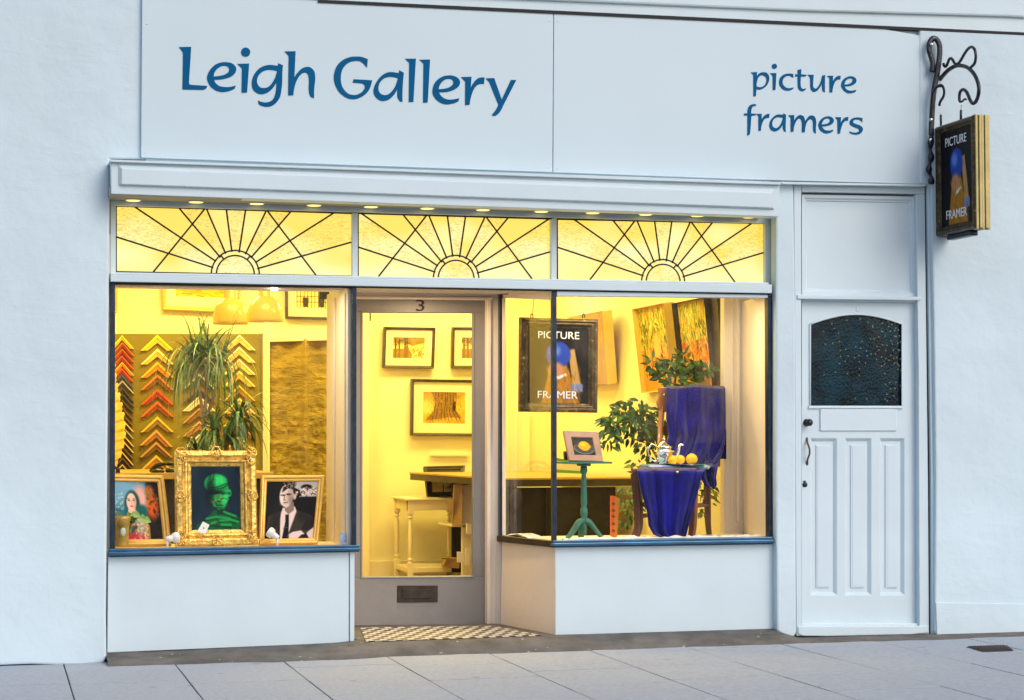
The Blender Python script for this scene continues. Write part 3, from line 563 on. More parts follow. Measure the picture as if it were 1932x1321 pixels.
tm = bpy.data.materials.new('porch_tiles'); tm.use_nodes = True; n = tm.node_tree.nodes; L = tm.node_tree.links; tc = n.new('ShaderNodeTexCoord'); mp = n.new('ShaderNodeMapping'); mp.inputs['Location'].default_value = (.013, .021, .5); ck = n.new('ShaderNodeTexChecker'); ck.inputs['Scale'].default_value = 1.0; mp.inputs['Scale'].default_value = (1/.040, 1/.085, 0)
ck.inputs[1].default_value = (.80, .76, .66, 1); ck.inputs[2].default_value = (.07, .055, .045, 1); L.new(tc.outputs['Object'], mp.inputs[0]); L.new(mp.outputs[0], ck.inputs[0])
nz = n.new('ShaderNodeTexNoise'); nz.inputs['Scale'].default_value = 14; mx = n.new('ShaderNodeMix'); mx.data_type = 'RGBA'; mx.blend_type = 'MULTIPLY'; mx.inputs[0].default_value = .5; L.new(ck.outputs[0], mx.inputs[6]); L.new(nz.outputs[0], mx.inputs[7]); L.new(mx.outputs[2], n['Principled BSDF'].inputs['Base Color']); n['Principled BSDF'].inputs['Roughness'].default_value = .4
g = G(); P4 = [Z(680, 1184.0, .004), Z(932, 1180.3, .004), Z(1022, 1198.5, .004), Z(690, 1210.0, .004)]
g.prism([P4[0], P4[1], P4[2], P4[3]], (0, 0, -.003)); part('mosaic_panel', g, tm)
# shop door
g = G(); g.slab([(655, 563.5), (919.3, 566.5), (918.8, 1177.5), (655, 1182)], YD+.03, YD+.032)
g = G()
g.slab([(655, 563.5), (919.3, 566.5), (919.3, 589.3), (655, 588)], YD, YD+.045); g.slab([(655, 1090), (919, 1088), (918.8, 1177.5), (655, 1181.5)], YD, YD+.045)
g.slab([(655, 588), (683, 588), (681.5, 1090), (655, 1090)], YD, YD+.045); g.slab([(893, 589), (919.3, 589.3), (919, 1088), (893, 1088.3)], YD, YD+.045)
sdoor = part('shop_door', g, M['doorpaint'], .0035)
g = G(); cc = [W(683, 588, YD), W(893, 589, YD), W(893, 1088.3, YD), W(681.8, 1090, YD)]; ring(g, cc, Vector((0, -1, 0)), [(-.006, .0), (-.004, .006), (.002, .006), (.008, -.01)]); g.obj('glazing_bead', M['doorpaint'], sdoor)
g = G(); g.slab([(683, 588), (893, 589), (893, 1088.3), (681.8, 1090)], YD+.02, YD+.025); g.obj('glass', M['glass'], sdoor)
g = G(); g.slab([(750, 1105), (826, 1105), (826, 1136), (750, 1137)], YD-.008, YD); g.slab([(759, 1112), (817, 1112), (817, 1129), (759, 1130)], YD-.014, YD-.007); g.obj('letter_plate', M['brownmetal'], sdoor, bevel=.002)
text_obj('house_number', '3', [W(785, 565.5, YD), W(800.5, 565.5, YD), W(800.5, 587, YD), W(785, 587, YD)], Vector((0, -1, 0)), .004, M['dark'], sdoor, .003)
# pilaster, side door
g = G(); g.slab([(1464, 346), (1498, 346), (1501, 600), (1503, 1195), (1497, 1203), (1478, 1199), (1466, 1190), (1464, 900)], -.058, .03); part('pilaster', g, M['render'], .012)
g = G(); g.slab([(1498, 350), (1513, 350), (1512, 374), (1513, 1200), (1503, 1200)], -.05, .3); g.slab([(1513, 350), (1745, 353), (1745, 366), (1513, 362)], -.05, .3)
g.slab([(1728, 366), (1745, 366), (1751, 900), (1753, 1196), (1735, 1196), (1733, 700)], -.05, .3); g.slab([(1505, 556), (1738, 560), (1738, 567), (1505, 564)], -.062, .3)
g.slab([(1513, 562), (1728, 566), (1728, 571), (1513, 567)], -.03, .3)
df = part('side_door_frame', g, M['paint'], .004)
g = G(); g.slab([(1743.5, 350), (1750, 350), (1752, 400), (1757, 1150), (1757, 1196), (1751, 1196), (1750, 900)], -.035, .3); part('painted_shadow_gap', g, M['dark'])  # dark slab painting the shade in the gap beside the door frame
g = G(); g.slab([(1749.3, 352), (1757, 352), (1766, 900), (1768, 1200), (1758, 1198), (1757, 900)], -.06, .3); part('reveal', g, M['render'], .004)
g = G(); g.slab([(1513, 367), (1728, 371), (1732, 564), (1513, 560)], .0, .04); c4 = [W(x, y, -.02) for x, y in ((1513, 367), (1727, 371), (1731, 560), (1513, 556))]; ring(g, c4, Vector((0, -1, 0)), [(0, 0), (.02, 0), (.026, -.012), (.034, -.012), (.04, -.021)]); part('blind_transom_panel', g, M['paint'], .002)
# leaf with an arched glazed opening
YS = .0
arch = [(1528.5+(1702-1528.5)*t, 612-19*math.sin(math.pi*t)**.9 if 0 < t < 1 else 612) for t in [k/16 for k in range(17)]]
g = G(); A = []
outer_top = [(1513+(1731-1513)*k/16, 567) for k in range(17)]
for yy in (YS,):
    V = [W(x, y, yy) for x, y in arch]+[W(x, y, yy) for x, y in outer_top]; g.add(V, [(k, k+1, 17+k+1, 17+k) for k in range(16)])
def rect(g, x0, y0, x1, y1, yf=YS, yb=YS+.04): g.slab([(x0, y0), (x1, y0), (x1, y1), (x0, y1)], yf, yb)
g.add([W(1513, 567, YS), W(1528.5, 612, YS), W(1528.5, 767, YS), W(1513, 767, YS)], [(0, 1, 2, 3)])
g.add([W(1702, 612, YS), W(1731, 567, YS), W(1732, 767, YS), W(1702, 767, YS)], [(0, 1, 2, 3)])
cols = [1513, 1528, 1580, 1593.5, 1645, 1659, 1707.5, 1733]
rect(g, 1513, 767, 1732.5, 826); g.slab([(1513, 1124), (1734, 1124), (1735, 1178), (1513, 1178)], YS, YS+.04)
for k in (0, 2, 4, 6): g.slab([(cols[k], 826), (cols[k+1], 826), (cols[k+1]+(2 if k == 6 else 0), 1124), (cols[k], 1124)], YS, YS+.04)
sd_ = part('side_door', g, M['paint'], 0)
for k in (1, 3, 5):
    x0, x1 = cols[k], cols[k+1]; g = G(); c4 = [W(x0, 826, YS), W(x1, 826, YS), W(x1, 1124, YS), W(x0, 1124, YS)]
    ring(g, c4, Vector((0, -1, 0)), [(0, 0), (.004, -.001), (.022, -.020), (.024, -.020), (.045, -.020), (.048, -.012), (.075, -.012)])
    cc = inset(c4, .045)
    g.slab([(x0+15, 842), (x1-15, 842), (x1-15, 1107), (x0+15, 1107)], YS+.010, YS+.03)
    g.obj('raised_panel', M['paint'], sd_, bevel=.0)
g = G(); g.slab([(1548, 772), (1692, 772), (1692, 813), (1548, 813)], YS-.010, YS+.01); g.slab([(1526, 766.5), (1704, 766.5), (1704, 771), (1526, 771)], YS-.012, YS+.01); g.obj('lock_rail_panel', M['paint'], sd_, bevel=.003)
g = G(); g.tube([W(x, y, YS-.004) for x, y in arch]+[W(1702, 767, YS-.004), W(1528.5, 767, YS-.004), W(1528.5, 612, YS-.004)], .006, 6); g.obj('glazing_bead', M['paint'], sd_)
g = G(); g.slab(arch+[(1702, 767), (1528.5, 767)], YS+.015, YS+.019); g.obj('glass', M['doorglass'], sd_)
g = G(); p = W(1521.5, 797.5, YS); g.lathe(p, [(.022, 0), (.022, .006), (.010, .012), (.010, .03), (.020, .038), (.022, .05), (.012, .062), (0, .063)], 18, axis=(0, -1, 0)); g.obj('door_knob', M['iron'], sd_)
g = G(); pp = [W(1522.5, 829, YS-.002), W(1523.5, 836, YS-.02), W(1527, 846, YS-.04), W(1527.5, 856, YS-.04), W(1524, 866, YS-.02), W(1523, 874, YS-.002)]; g.tube(catmull(pp, 4), .006, 8)
for q in (0, -1): g.ell(pp[q], .008, .004, .014)
g.obj('pull_handle', M['brass'], sd_)
g = G(); p = W(1518.5, 914.5, YS); g.lathe(p, [(.016, 0), (.016, .004), (.011, .009), (0, .010)], 16, axis=(0, -1, 0)); g.slab([(1516.5, 907), (1520.5, 907), (1520, 914), (1517, 914)], YS-.006, YS); g.obj('keyhole', M['iron'], sd_)
g = G(); g.ell(W(1618, 583, YS), .013, .003, .02); g.obj('house_number', M['paint'], sd_)
g = G(); g.slab([(1513, 1176), (1741, 1176), (1741, 1182), (1513, 1183)], -.03, .2); g.slab([(1506, 1182), (1752, 1181), (1753, 1194), (1720, 1197), (1560, 1200.5), (1515, 1200), (1506, 1196)], -.06, .2); part('door_sill', g, M['paint'], .005)
g = G(); g.box(4.15, 5.1, .35, .9, -.1, 2.4); part('dark_hall_block', g, M['dark'])  # solid near-black block behind the glass, standing in for the unlit hall
# interior shell
g = G(); g.box(-.35, 4.2, 5.2, 5.3, -.05, 3.0); part('interior_wall', g, M['walls'])
g = G(); g.box(-.42, -.30, .06, 5.3, -.05, 3.0); part('interior_wall', g, M['walls'])
g = G(); g.box(4.02, 4.14, .75, 5.2, -.05, 3.0); part('interior_wall', g, M['walls'])
g = G(); g.box(-.4, 4.2, .1, 5.3, 2.9, 3.0); part('interior_ceiling', g, M['ceil'])
g = G(); g.box(-.4, 4.2, .87, 5.3, -.06, -.01); part('interior_floor', g, M['floorb'])
g = G(); g.box(-.3, 1.385, .05, .36, 2.02, 2.08); g.box(-.3, 1.385, .36, .40, 2.02, 2.9); g.box(2.45, 4.02, .05, .36, 2.02, 2.08); g.box(2.45, 4.02, .36, .40, 2.02, 2.9); g.box(1.385, 2.45, .86, .93, 2.03, 2.9); g.box(1.386, 2.44, .40, .86, 2.10, 2.9); part('window_soffit', g, M['cream'])
g = G(); g.box(-.3, 1.385, .17, .31, 2.012, 2.0195); part('spot_track', g, M['cream'])
for px, py in ((521, 543), (1305, 560), (1330, 561)):
    p = Z(px, py, 2.012); g = G(); g.lathe((p.x, .13, 2.004), [(.018, 0), (.022, .004), (.022, .012)], 16); part('spot_light', g, M['lamp_hot'])
g = G(); g.box(-.3, 1.385, .036, .66, .46, .53); part('display_platform', g, M['cream'], .004)
g = G(); g.prism([Vector((2.63,.036,.54)),Vector((3.98,.036,.54)),Vector((3.98,.70,.54)),Vector((2.47,.70,.54))], (0, 0, -.07)); part('display_platform', g, M['cream'], .004)
g = G(); g.prism([(3.922, .03, 2.02), (3.922, .03, .5), (4.010, .684, .5), (4.010, .684, 2.02)], (.06, 0, 0)); g.box(3.985, 4.1, .03, .1, .4, 2.1); part('window_side_panel', g, M['cream'])
g = G(); g.slab([(1366, 560), (1412, 560), (1412, 1012), (1366, 1012)], .69, .76); part('post', g, M['cream'], .004)
g = G(); g.slab([(1380, 560), (1384, 560), (1384, 985), (1380, 985)], .678, .70); g.slab([(1390, 560), (1396, 560), (1396, 985), (1390, 985)], .672, .70); part('moulding', g, M['cream'], .003)
g = G(); g.box(-.3, 4.02, 5.17, 5.2, -.01, .12); part('skirting', g, M['trim'], .004)
g = G(); g.slab([(683, 500), (697, 500), (697, 1090), (683, 1090)], 5.12, 5.2); part('corner_strip', g, M['trim'], .003)  # added strip where the wall is brighter beside a room corner
YK = 5.1
g = G(); g.slab([(490, 625), (509, 640), (509, 1110), (490, 1110)], YK, YK+.1); g.slab([(490, 625), (660, 625), (660, 640), (509, 640)], YK, YK+.1); g.slab([(505, 636), (660, 636), (660, 641), (509, 645), (509, 1110), (505, 1110)], YK-.02, YK+.05); part('inner_door_trim', g, M['trim'], .004)
g = G(); g.slab([(204, 630), (493.5, 630), (493.5, 1090), (204, 1090)], YK, YK+.05); part('sample_board', g, M['olive'])
g = G(); g.slab([(494, 628), (495.5, 628), (495.5, 1090), (494, 1090)], YK-.01, YK+.05); part('painted_shadow_gap', g, M['blackframe'])  # dark strip painting the shade between board and door trim
g = G(); g.slab([(980, 778), (1000, 778), (1000, 898), (980, 898)], 5.16, 5.2); part('moulding', g, M['trim'], .004)

# ================================================================== GROUND
def pz(x): return -.078+.0045*x
pm = mat('paving_slab', (.36, .395, .44), .8, bump=[(120, .5), (6, .15)], var=(40, .12), wear=(9, .68, (.27, .26, .27)), detail=12)
def spots(m, sc, thr, col, amt=.6):
    n = m.node_tree.nodes; L = m.node_tree.links; b = n['Principled BSDF']; tc = n.new('ShaderNodeTexCoord'); vo = n.new('ShaderNodeTexVoronoi'); vo.inputs['Scale'].default_value = sc; L.new(tc.outputs['Object'], vo.inputs['Vector'])
    sp = n.new('ShaderNodeSeparateColor'); L.new(vo.outputs['Color'], sp.inputs[0]); mu = n.new('ShaderNodeMath'); mu.operation = 'MULTIPLY'; mu.inputs[1].default_value = thr; L.new(sp.outputs[0], mu.inputs[0])
    sb = n.new('ShaderNodeMath'); sb.operation = 'SUBTRACT'; L.new(mu.outputs[0], sb.inputs[0]); L.new(vo.outputs['Distance'], sb.inputs[1])
    mr = n.new('ShaderNodeMapRange'); mr.inputs[1].default_value = 0; mr.inputs[2].default_value = .03; mr.inputs[4].default_value = amt; L.new(sb.outputs[0], mr.inputs[0])
    old = b.inputs['Base Color'].links[0].from_socket; mx = n.new('ShaderNodeMix'); mx.data_type = 'RGBA'; L.new(mr.outputs[0], mx.inputs[0]); L.new(old, mx.inputs[6]); mx.inputs[7].default_value = (*col, 1); L.new(mx.outputs[2], b.inputs['Base Color'])
spots(pm, 5.0, .16, (.20, .20, .21), .55); spots(pm, 9.0, .09, (.55, .54, .52), .6); spots(M['concrete'], 16.0, .16, (.42, .41, .38), .8); spots(M['concrete'], 7.0, .2, (.05, .045, .04), .5)
rs = random.Random(5)
g = G(); offs = {-1: -.97, 0: -1.155, 1: -.61, 2: -.77, 3: -1.15, 4: -1.70, 5: -1.15, 6: -1.70, 7: -.9}
for k in range(-9, 18):
    x0 = .345+.5875*(k); x0 = x0-.0; off = offs.get(k, rs.uniform(-1.3, -.7))
    yc = off
    while yc < -.0: yc += .60
    first = True
    while yc > -2.9:
        y1 = min(yc, .25); y0 = max(yc-.60, -2.9); yc -= .60
        if y1-y0 < .02: continue
        dz = rs.uniform(-.001, .001); gx = .0035
        xa = x0+gx; xb = x0+.5875-gx
        gy = .0065; a = [(xa, y1-gy, pz(xa)+dz), (xb, y1-gy, pz(xb)+dz), (xb, y0+gy, pz(xb)+dz), (xa, y0+gy, pz(xa)+dz)]
        g.hexa(a, [(p[0], p[1], p[2]-.05) for p in a])
g.obj('pavement', pm, bevel=.002, kind='structure')
g = G(); g.add([(-9, .3, -.13+.009), (14, .3, -.02), (14, -2.92, -.02), (-9, -2.92, -.12)], [(0, 1, 2, 3)])
g = G(); V = [(-9, .3, pz(-9)-.006), (14, .3, pz(14)-.006), (14, -2.9, pz(14)-.006), (-9, -2.9, pz(-9)-.006)]; g.prism(V, (0, 0, -.1)); g.obj('pavement_bed', M['joint'], kind='structure')
g = G(); g.box(-30, 30, -3.05, -2.91, -.3, -.06); g.obj('kerb', M['concrete'], bevel=.01, kind='structure')
am = mat('asphalt', (.05, .05, .052), .9, bump=[(80, .4)], var=(3, .15))
g = G(); g.add([(-300, -300, -.19), (300, -300, -.19), (300, 40, -.19), (-300, 40, -.19)], [(0, 1, 2, 3)]); g.obj('road', am, kind='structure')
# mortar strip at the foot of the shopfront
top = [(190, 1231.5), (450, 1221), (668, 1212), (700, 1212.5), (860, 1211), (1048, 1198.3), (1250, 1192.5), (1463, 1186.5), (1500, 1200), (1745, 1196), (1930, 1195)]
fr_ = [(150, 1256), (205, 1253), (420, 1246), (560, 1243.5), (690, 1238), (760, 1237), (950, 1231), (1100, 1226.5), (1260, 1221), (1480, 1213.5), (1750, 1206), (1990, 1198)]
N = 40
def lerp(t, L_):
    for (xa, ya), (xb, yb) in zip(L_[:-1], L_[1:]):
        if xa <= t <= xb: return ya+(yb-ya)*(t-xa)/(xb-xa)
    return L_[-1][1] if t > L_[-1][0] else L_[0][1]
rs = random.Random(3); rows = [[], [], [], []]
for i in range(N+1):
    px = 204+(1980-204)*i/N; yf = lerp(px, fr_)+rs.uniform(-.7, .7); pf = Z(px, yf, -.062)
    zf = pz(pf.x)+(.014 if px < 700 else .004); pf = Z(px, yf, zf); x = pf.x
    inl = 1.25 < x < 2.70
    zb = 0.0 if 1.3 < x < 4.0 else (-.035+.025*max(0, x)/1.3 if x <= 1.3 else -.045)
    if x > 3.93: zb = -.048
    yb = .02
    rows[0].append(Vector((x, yb, zb))); rows[1].append(Vector((x, -.02 if not inl else -.14, zb-.003))); rows[2].append(pf); rows[3].append(Vector((x, pf.y, zf-.05)))
g = G(); g.grid(rows); g.obj('threshold_strip', M['concrete'], kind='structure')
g = G(); c4 = [Z(1823, 1220, -.052), Z(1898, 1217.5, -.052), Z(1912, 1227, -.052), Z(1855, 1229, -.052)]
c4 = [Vector((p.x, p.y, pz(p.x)+.003)) for p in c4]; x0 = min(p.x for p in c4); ring(g, c4, Vector((0, 0, 1)), [(0, -.01), (0, 0), (.02, 0), (.02, -.01)])
for k in range(1, 14):
    u = k/14; a = c4[0].lerp(c4[1], u); b = c4[3].lerp(c4[2], u); g.tube([a, b], .006, 4)
for k in range(1, 5):
    u = k/5; a = c4[0].lerp(c4[3], u); b = c4[1].lerp(c4[2], u); g.tube([a, b], .006, 4)
g.obj('drain_grate', M['rust'], label='small rusty drain grate set in the pavement at the far right', cat='drain')
g = G(); p = Z(726, 1233, -.06); p.z = pz(p.x)+.016; g.prism([p+Vector((-.035, .01, 0)), p+Vector((.0, -.008, 0)), p+Vector((.03, -.004, 0)), p+Vector((.01, .015, 0))], (0, 0, .002)); g.obj('litter_scrap', mat('red_scrap', (.45, .08, .06), .6), label='tiny red scrap of litter on the strip before the door', cat='litter')
# ================================================================== THINGS INSIDE THE SHOP
V3 = Vector
def ordn(i): return ['topmost', 'second', 'third', 'fourth', 'fifth', 'sixth', 'seventh', 'eighth', 'ninth', 'tenth', 'eleventh', 'twelfth', 'thirteenth', 'fourteenth', 'fifteenth', 'sixteenth', 'seventeenth', 'eighteenth', 'nineteenth', 'lowest'][i]
# frame corner samples on the olive board
MC = {}
def cmat(name, base, edge):
    if name not in MC: MC[name] = (mat('sample_'+name.replace(' ', '_'), base, .45, var=(20, .15)), mat('sample_edge_'+name.replace(' ', '_'), edge, .35, .2, var=(20, .1)))
    return MC[name]
CC = {'yellow': ((.85, .48, .03), (.95, .80, .02)), 'bright orange': ((.85, .22, .01), (.95, .50, .03)), 'brown': ((.20, .055, .01), (.70, .20, .02)), 'red': ((.34, .03, .008), (.85, .10, .01)),
      'dark orange': ((.28, .05, .01), (.70, .15, .015)), 'olive gold': ((.30, .17, .02), (.85, .58, .05)), 'tan': ((.42, .16, .03), (.75, .40, .12)), 'umber': ((.20, .10, .02), (.62, .32, .10)), 'amber': ((.60, .24, .01), (.90, .58, .12)),
      'black': ((.010, .009, .007), (.10, .085, .06)), 'charcoal': ((.04, .038, .03), (.5, .48, .4)), 'slate': ((.02, .025, .05), (.12, .12, .18)), 'dark brown': ((.03, .015, .006), (.22, .12, .04)), 'black and gold': ((.015, .012, .006), (.85, .62, .12)),
      'cream': ((.80, .52, .16), (.95, .92, .62)), 'pale gold': ((.75, .45, .07), (.95, .85, .35)), 'grey': ((.10, .10, .09), (.06, .06, .07)), 'white': ((.7, .65, .5), (.9, .88, .7))}
def chevron(ax, ay, hw, dr, th, cname, label, y=YK, d=.032, el=3.2, tilt=0):
    b, e = cmat(cname, *CC[cname]); g = G()
    P = [(ax, ay), (ax+hw, ay+dr+tilt), (ax+hw-th*.85, ay+dr+tilt), (ax, ay+th), (ax-hw+th*.85, ay+dr), (ax-hw, ay+dr)]
    def s2(pts, yf, yb, mi): # concave: build the two arms
        g.slab([pts[0], pts[1], pts[2], pts[3]], yf, yb, mi); g.slab([pts[5], pts[0], pts[3], pts[4]], yf, yb, mi)
    s2(P, y-d*.7, y, 0); t2 = el
    Q = [(ax, ay-.3), (ax+hw+.4, ay+dr+tilt), (ax+hw-t2*.9, ay+dr+tilt), (ax, ay+t2*1.1), (ax-hw+t2*.9, ay+dr), (ax-hw-.4, ay+dr)]  # raised band on the upper edge; lighter colours paint a highlight, some are gilt
    s2(Q, y-d, y-d*.5, 1)
    g.obj('corner_sample', [b, e], None, label=label, cat='frame sample', group='frame corner samples on the olive board')
colA = ['yellow', 'dark orange', 'red', 'red', 'bright orange', 'red', 'slate', 'charcoal', 'black', 'black', 'black', 'dark brown', 'dark brown', 'black and gold', 'charcoal', 'black and gold', 'black and gold', 'dark brown', 'black and gold', 'dark brown', 'black and gold']
yA = [633, 646, 658, 671, 683, 695, 706.5, 718, 731, 743, 754.5, 767, 779, 790, 803, 818, 829.5, 842, 852, 863.5, 876]
rr = random.Random(11)
for i, (c, y0) in enumerate(zip(colA, yA)):
    chevron(230.5+rr.uniform(-.8, .8), y0, 22, 25, 8, c, f'{c} frame corner, {ordn(min(i, 19)) if i < 20 else "bottom"} of the narrow overlapping left column'.replace('lowest', 'last but one'), d=.03+.0, el=2.4, tilt=(3 if i == 8 else rr.uniform(-.5, .8)))
colB = ['yellow', 'pale gold', 'bright orange', 'brown', 'red', 'dark orange', 'olive gold', 'tan', 'umber', 'amber']
for i, (c, y0) in enumerate(zip(colB, [632, 658, 683, 706.5, 734, 757, 786, 811, 833.5, 859])):
    chevron(297 if i < 7 else 295, y0, 31, 29.5, 14.5, c, f'{c} frame corner, {ordn(i)} of the second column'.replace('tenth', 'bottom'), el=4.6, tilt=(3 if i == 7 else 0))
colC = ['grey', 'grey', 'black', 'charcoal', 'dark brown', 'white', 'umber', 'tan', 'white', 'olive gold']
for i, (c, y0) in enumerate(zip(colC, [632, 657, 682, 706, 730, 747, 770, 795, 820, 845])):
    chevron(376, y0, 31, 29, 15, c, f'{c} frame corner behind the strappy plant, {ordn(i)} of the third column'.replace('tenth', 'bottom'), el=3)
colD = ['cream', 'cream', 'cream', 'pale gold', 'olive gold', 'pale gold', 'olive gold', 'umber', 'amber']
for i, (c, y0) in enumerate(zip(colD, [631.5, 654.5, 677.5, 700, 727, 751, 775, 798, 823])):
    chevron(451.7, y0, 30, 29.5, 14.5, c, f'{c} frame corner, {ordn(i)} of the right-hand column'.replace('ninth', 'bottom'), el=3.4)
# bundle of yellow moulding lengths hanging in front of the left column
g = G(); N_ = 22; rr = random.Random(4)
for i in range(N_):
    y0 = 676+i*9.2; xr_ = 214+20*math.sin(math.pi*min(1, (i/N_)**1.6))+(2.5 if i % 2 else 0); g.slab([(200, y0+10), (xr_, y0), (xr_+1.5, y0+4), (xr_-1, y0+13), (200, y0+24)], 4.7-(.01*(i % 2)), 4.8)
g.obj('moulding_bundle', mat('yellow_moulding', (.80, .56, .12), .45, var=(20, .2)), label='bundle of pale yellow moulding lengths with a ragged edge at the left window edge', cat='mouldings', bevel=.002)
# worktop on the left
g = G(); y0, y1 = 3.0, 3.6
t = thing('workbench', 'gold coloured wooden workbench with dark front under the frame corner samples', 'workbench', (.5, 3.3, 0))
pl = W(200, 893, 3.0); zt_ = pl.z-.0
g.box(-.28, 1.32, y0, 4.6, zt_-.045, zt_); g.obj('worktop', M['desktop'], t, bevel=.004)
g = G(); g.box(-.26, 1.28, y0+.05, 4.5, -.01, zt_-.046); g.obj('carcass', M['black'], t)
# headphones, black clamp
t = thing('headphones', 'black over-ear headphones lying on the workbench edge', 'headphones', W(310, 893, 3.1)); g = G()
pth = [W(284, 891, 3.1), W(292, 881, 3.1), W(303, 876.5, 3.1), W(316, 875, 3.1), W(330, 876, 3.1), W(342, 880, 3.1), W(350, 889, 3.1)]
g.tube(catmull(pth, 4), .014, 8, flat=((0, 1, 0), .6)); g.obj('headband', M['blackplastic'], t)
for px, py in ((298, 889.5), (324, 888)):
    g = G(); p = W(px, py, 3.07); g.ell(p, .048, .04, .022); g.obj('ear_cup', M['blackplastic'], t)
g = G(); g.slab([(219, 885), (226, 883), (227, 893), (218, 895)], 3.02, 3.08); g.slab([(217, 878), (222, 884), (219, 886), (216, 882)], 3.03, 3.06); g.obj('clamp', M['blackplastic'], label='small black clamp on the workbench at the window edge', cat='clamp', bevel=.003)
# curtain in the inner doorway
P = []; rs = np.random.RandomState(2); nx, nz_ = 90, 180
cv = Cv(nx, nz_, (0, 0, 0), 5); n1 = cv.noise(7, -1, 1, 2.2); n2_ = cv.noise(16, -1, 1, 2.6); n3 = cv.noise(34, -1, 1, 2.2)
for i in range(nz_):
    v = i/(nz_-1); row = []
    for j in range(nx):
        u = j/(nx-1); p = W(507+u*(665-507), 641+v*(1095-641), 5.16)
        fold = .022*math.sin(u*19+math.sin(v*3)*.5)+.05*math.exp(-((u-.42)/.03)**2)
        wr = (abs(n2_[i, j])*.020+abs(n1[i, j])*.022+abs(n3[i, j])*.008)*(.25+.75*min(1, v*2.2))
        row.append(V3((p.x, 5.13-fold+wr, p.z)))
    P.append(row)
g = G(); g.grid(P); g.obj('curtain', M['curtain'], label='crushed gold curtain hanging in the inner doorway', cat='curtain')

# prints ---------------------------------------------------------------
def pic_sepia_street(seed, dark=(70, 55, 20), light=(230, 205, 120)):
    c = Cv(64, 40, light, seed); c.mul(c.noise(8, .75, 1.1)); c.poly([(0, 0), (1, 0), (1, .25), (.62, .42), (.4, .3), (0, .3)], (120, 95, 40), .7)
    for x in (.08, .2, .38, .44): c.line([(x, -.1), (x+.01, 1)], .022, dark)
    c.poly([(0, .55), (.35, .55), (.5, .48), (.62, .7), (.6, 1), (0, 1)], (130, 100, 40), .8); c.strokes(60, (0, 0, .5, .4), [dark, (150, 120, 60)], .05, .012); c.strokes(40, (.6, .45, 1, 1), [dark, (220, 200, 140), (120, 90, 40)], .05, .012); c.line([(.52, .55), (.72, 1)], .012, (245, 225, 150)); return c
def pic_oak():
    c = Cv(90, 66, (205, 165, 60), 9); c.mul(c.noise(6, .85, 1.1)); c.ell(.12, .5, .12, .22, (225, 195, 100), .5); c.poly([(0, 0), (1, 0), (1, .06), (.8, .2), (0, .1)], (165, 130, 50), .7)
    c.poly([(.18, 0), (.78, 0), (.74, .3), (.8, .6), (.92, .82), (.6, .8), (.4, .85), (.05, .92), (.25, .6), (.3, .3)], (125, 95, 35), .85)
    for x in (.3, .36, .45, .52, .58, .64, .72, .78): c.line([(x, .0), (x+.02*math.sin(x*40), .35), (x-.02, .6), (x+(x-.5)*.4, .9)], .010, (75, 55, 18), .8)
    c.ell(.74, .45, .04, .16, (50, 35, 10), .3); c.strokes(220, (.1, .1, .9, .95), [(90, 65, 20), (190, 150, 60)], .06, .006, (1.57, .5), .5); return c
def pic_flat(seed, cols, n=60): c = Cv(70, 46, cols[0], seed); c.mul(c.noise(5, .8, 1.1)); c.strokes(n, (0, 0, 1, 1), cols, .12, .02, (0, .6)); return c
BK = 5.14
picture('framed_picture', 'wide mounted orange print in a thin brown frame, high above the frame corner samples', 'picture', pxq([(304, 505), (452, 508), (450, 590.5), (306, 585)], BK), .035, .03, 'goldpine', pic_flat(3, [(240, 180, 30), (235, 150, 20), (250, 215, 90), (200, 110, 20)]), .082, group='framed pictures on the back wall')
picture('framed_picture', 'sliver of an orange-brown frame at the left window edge above the frame corners', 'picture', pxq([(150, 500), (221.5, 502), (221, 590), (150, 588)], BK), .03, .03, 'goldpine', pic_flat(5, [(200, 160, 70), (150, 110, 40)]), .08, group='framed pictures on the back wall')
c = Cv(90, 46, (240, 225, 140), 4)
for x in np.arange(.02, 1, .055): c.line([(x, .3), (x, 1)], .006, (40, 38, 20))
for y in (.45, .62, .8): c.line([(0, y), (1, y)], .012, (40, 38, 20))
for x in (.15, .4, .62, .85): c.poly([(x-.05, .65), (x+.05, .65), (x+.04, .95), (x-.04, .95)], (60, 55, 30))
c.poly([(.36, .3), (.52, .3), (.52, .7), (.36, .7)], (28, 28, 18)); c.poly([(.60, .6), (.72, .6), (.70, .95), (.6, .95)], (40, 36, 20))
picture('framed_picture', 'black framed print of dark gridded windows hung over the gold curtain', 'picture', pxq([(538, 500), (700, 503), (700, 606), (538.5, 602)], BK), .024, .035, 'blackframe', c, .07, group='framed pictures on the back wall')
picture('framed_picture', 'small dark framed sepia street print, seen whole through the door glass', 'picture', pxq([(724.5, 616.5), (822, 618), (819, 695.5), (722, 694.5)], BK), .024, .04, 'blackframe', pic_sepia_street(2), .062, group='framed pictures on the back wall')
picture('framed_picture', 'small dark framed sepia print cut off by the shop door stile', 'picture', pxq([(853.5, 617), (950, 618), (950, 695.5), (852, 695)], BK), .024, .04, 'blackframe', pic_sepia_street(7), .062, group='framed pictures on the back wall')
picture('framed_picture', 'large dark framed sepia drawing of an old oak trunk, lowest through the door glass', 'picture', pxq([(776.5, 715), (902, 717), (901, 823.5), (775, 822)], BK), .024, .045, 'blackframe', pic_oak(), .082, group='framed pictures on the back wall')
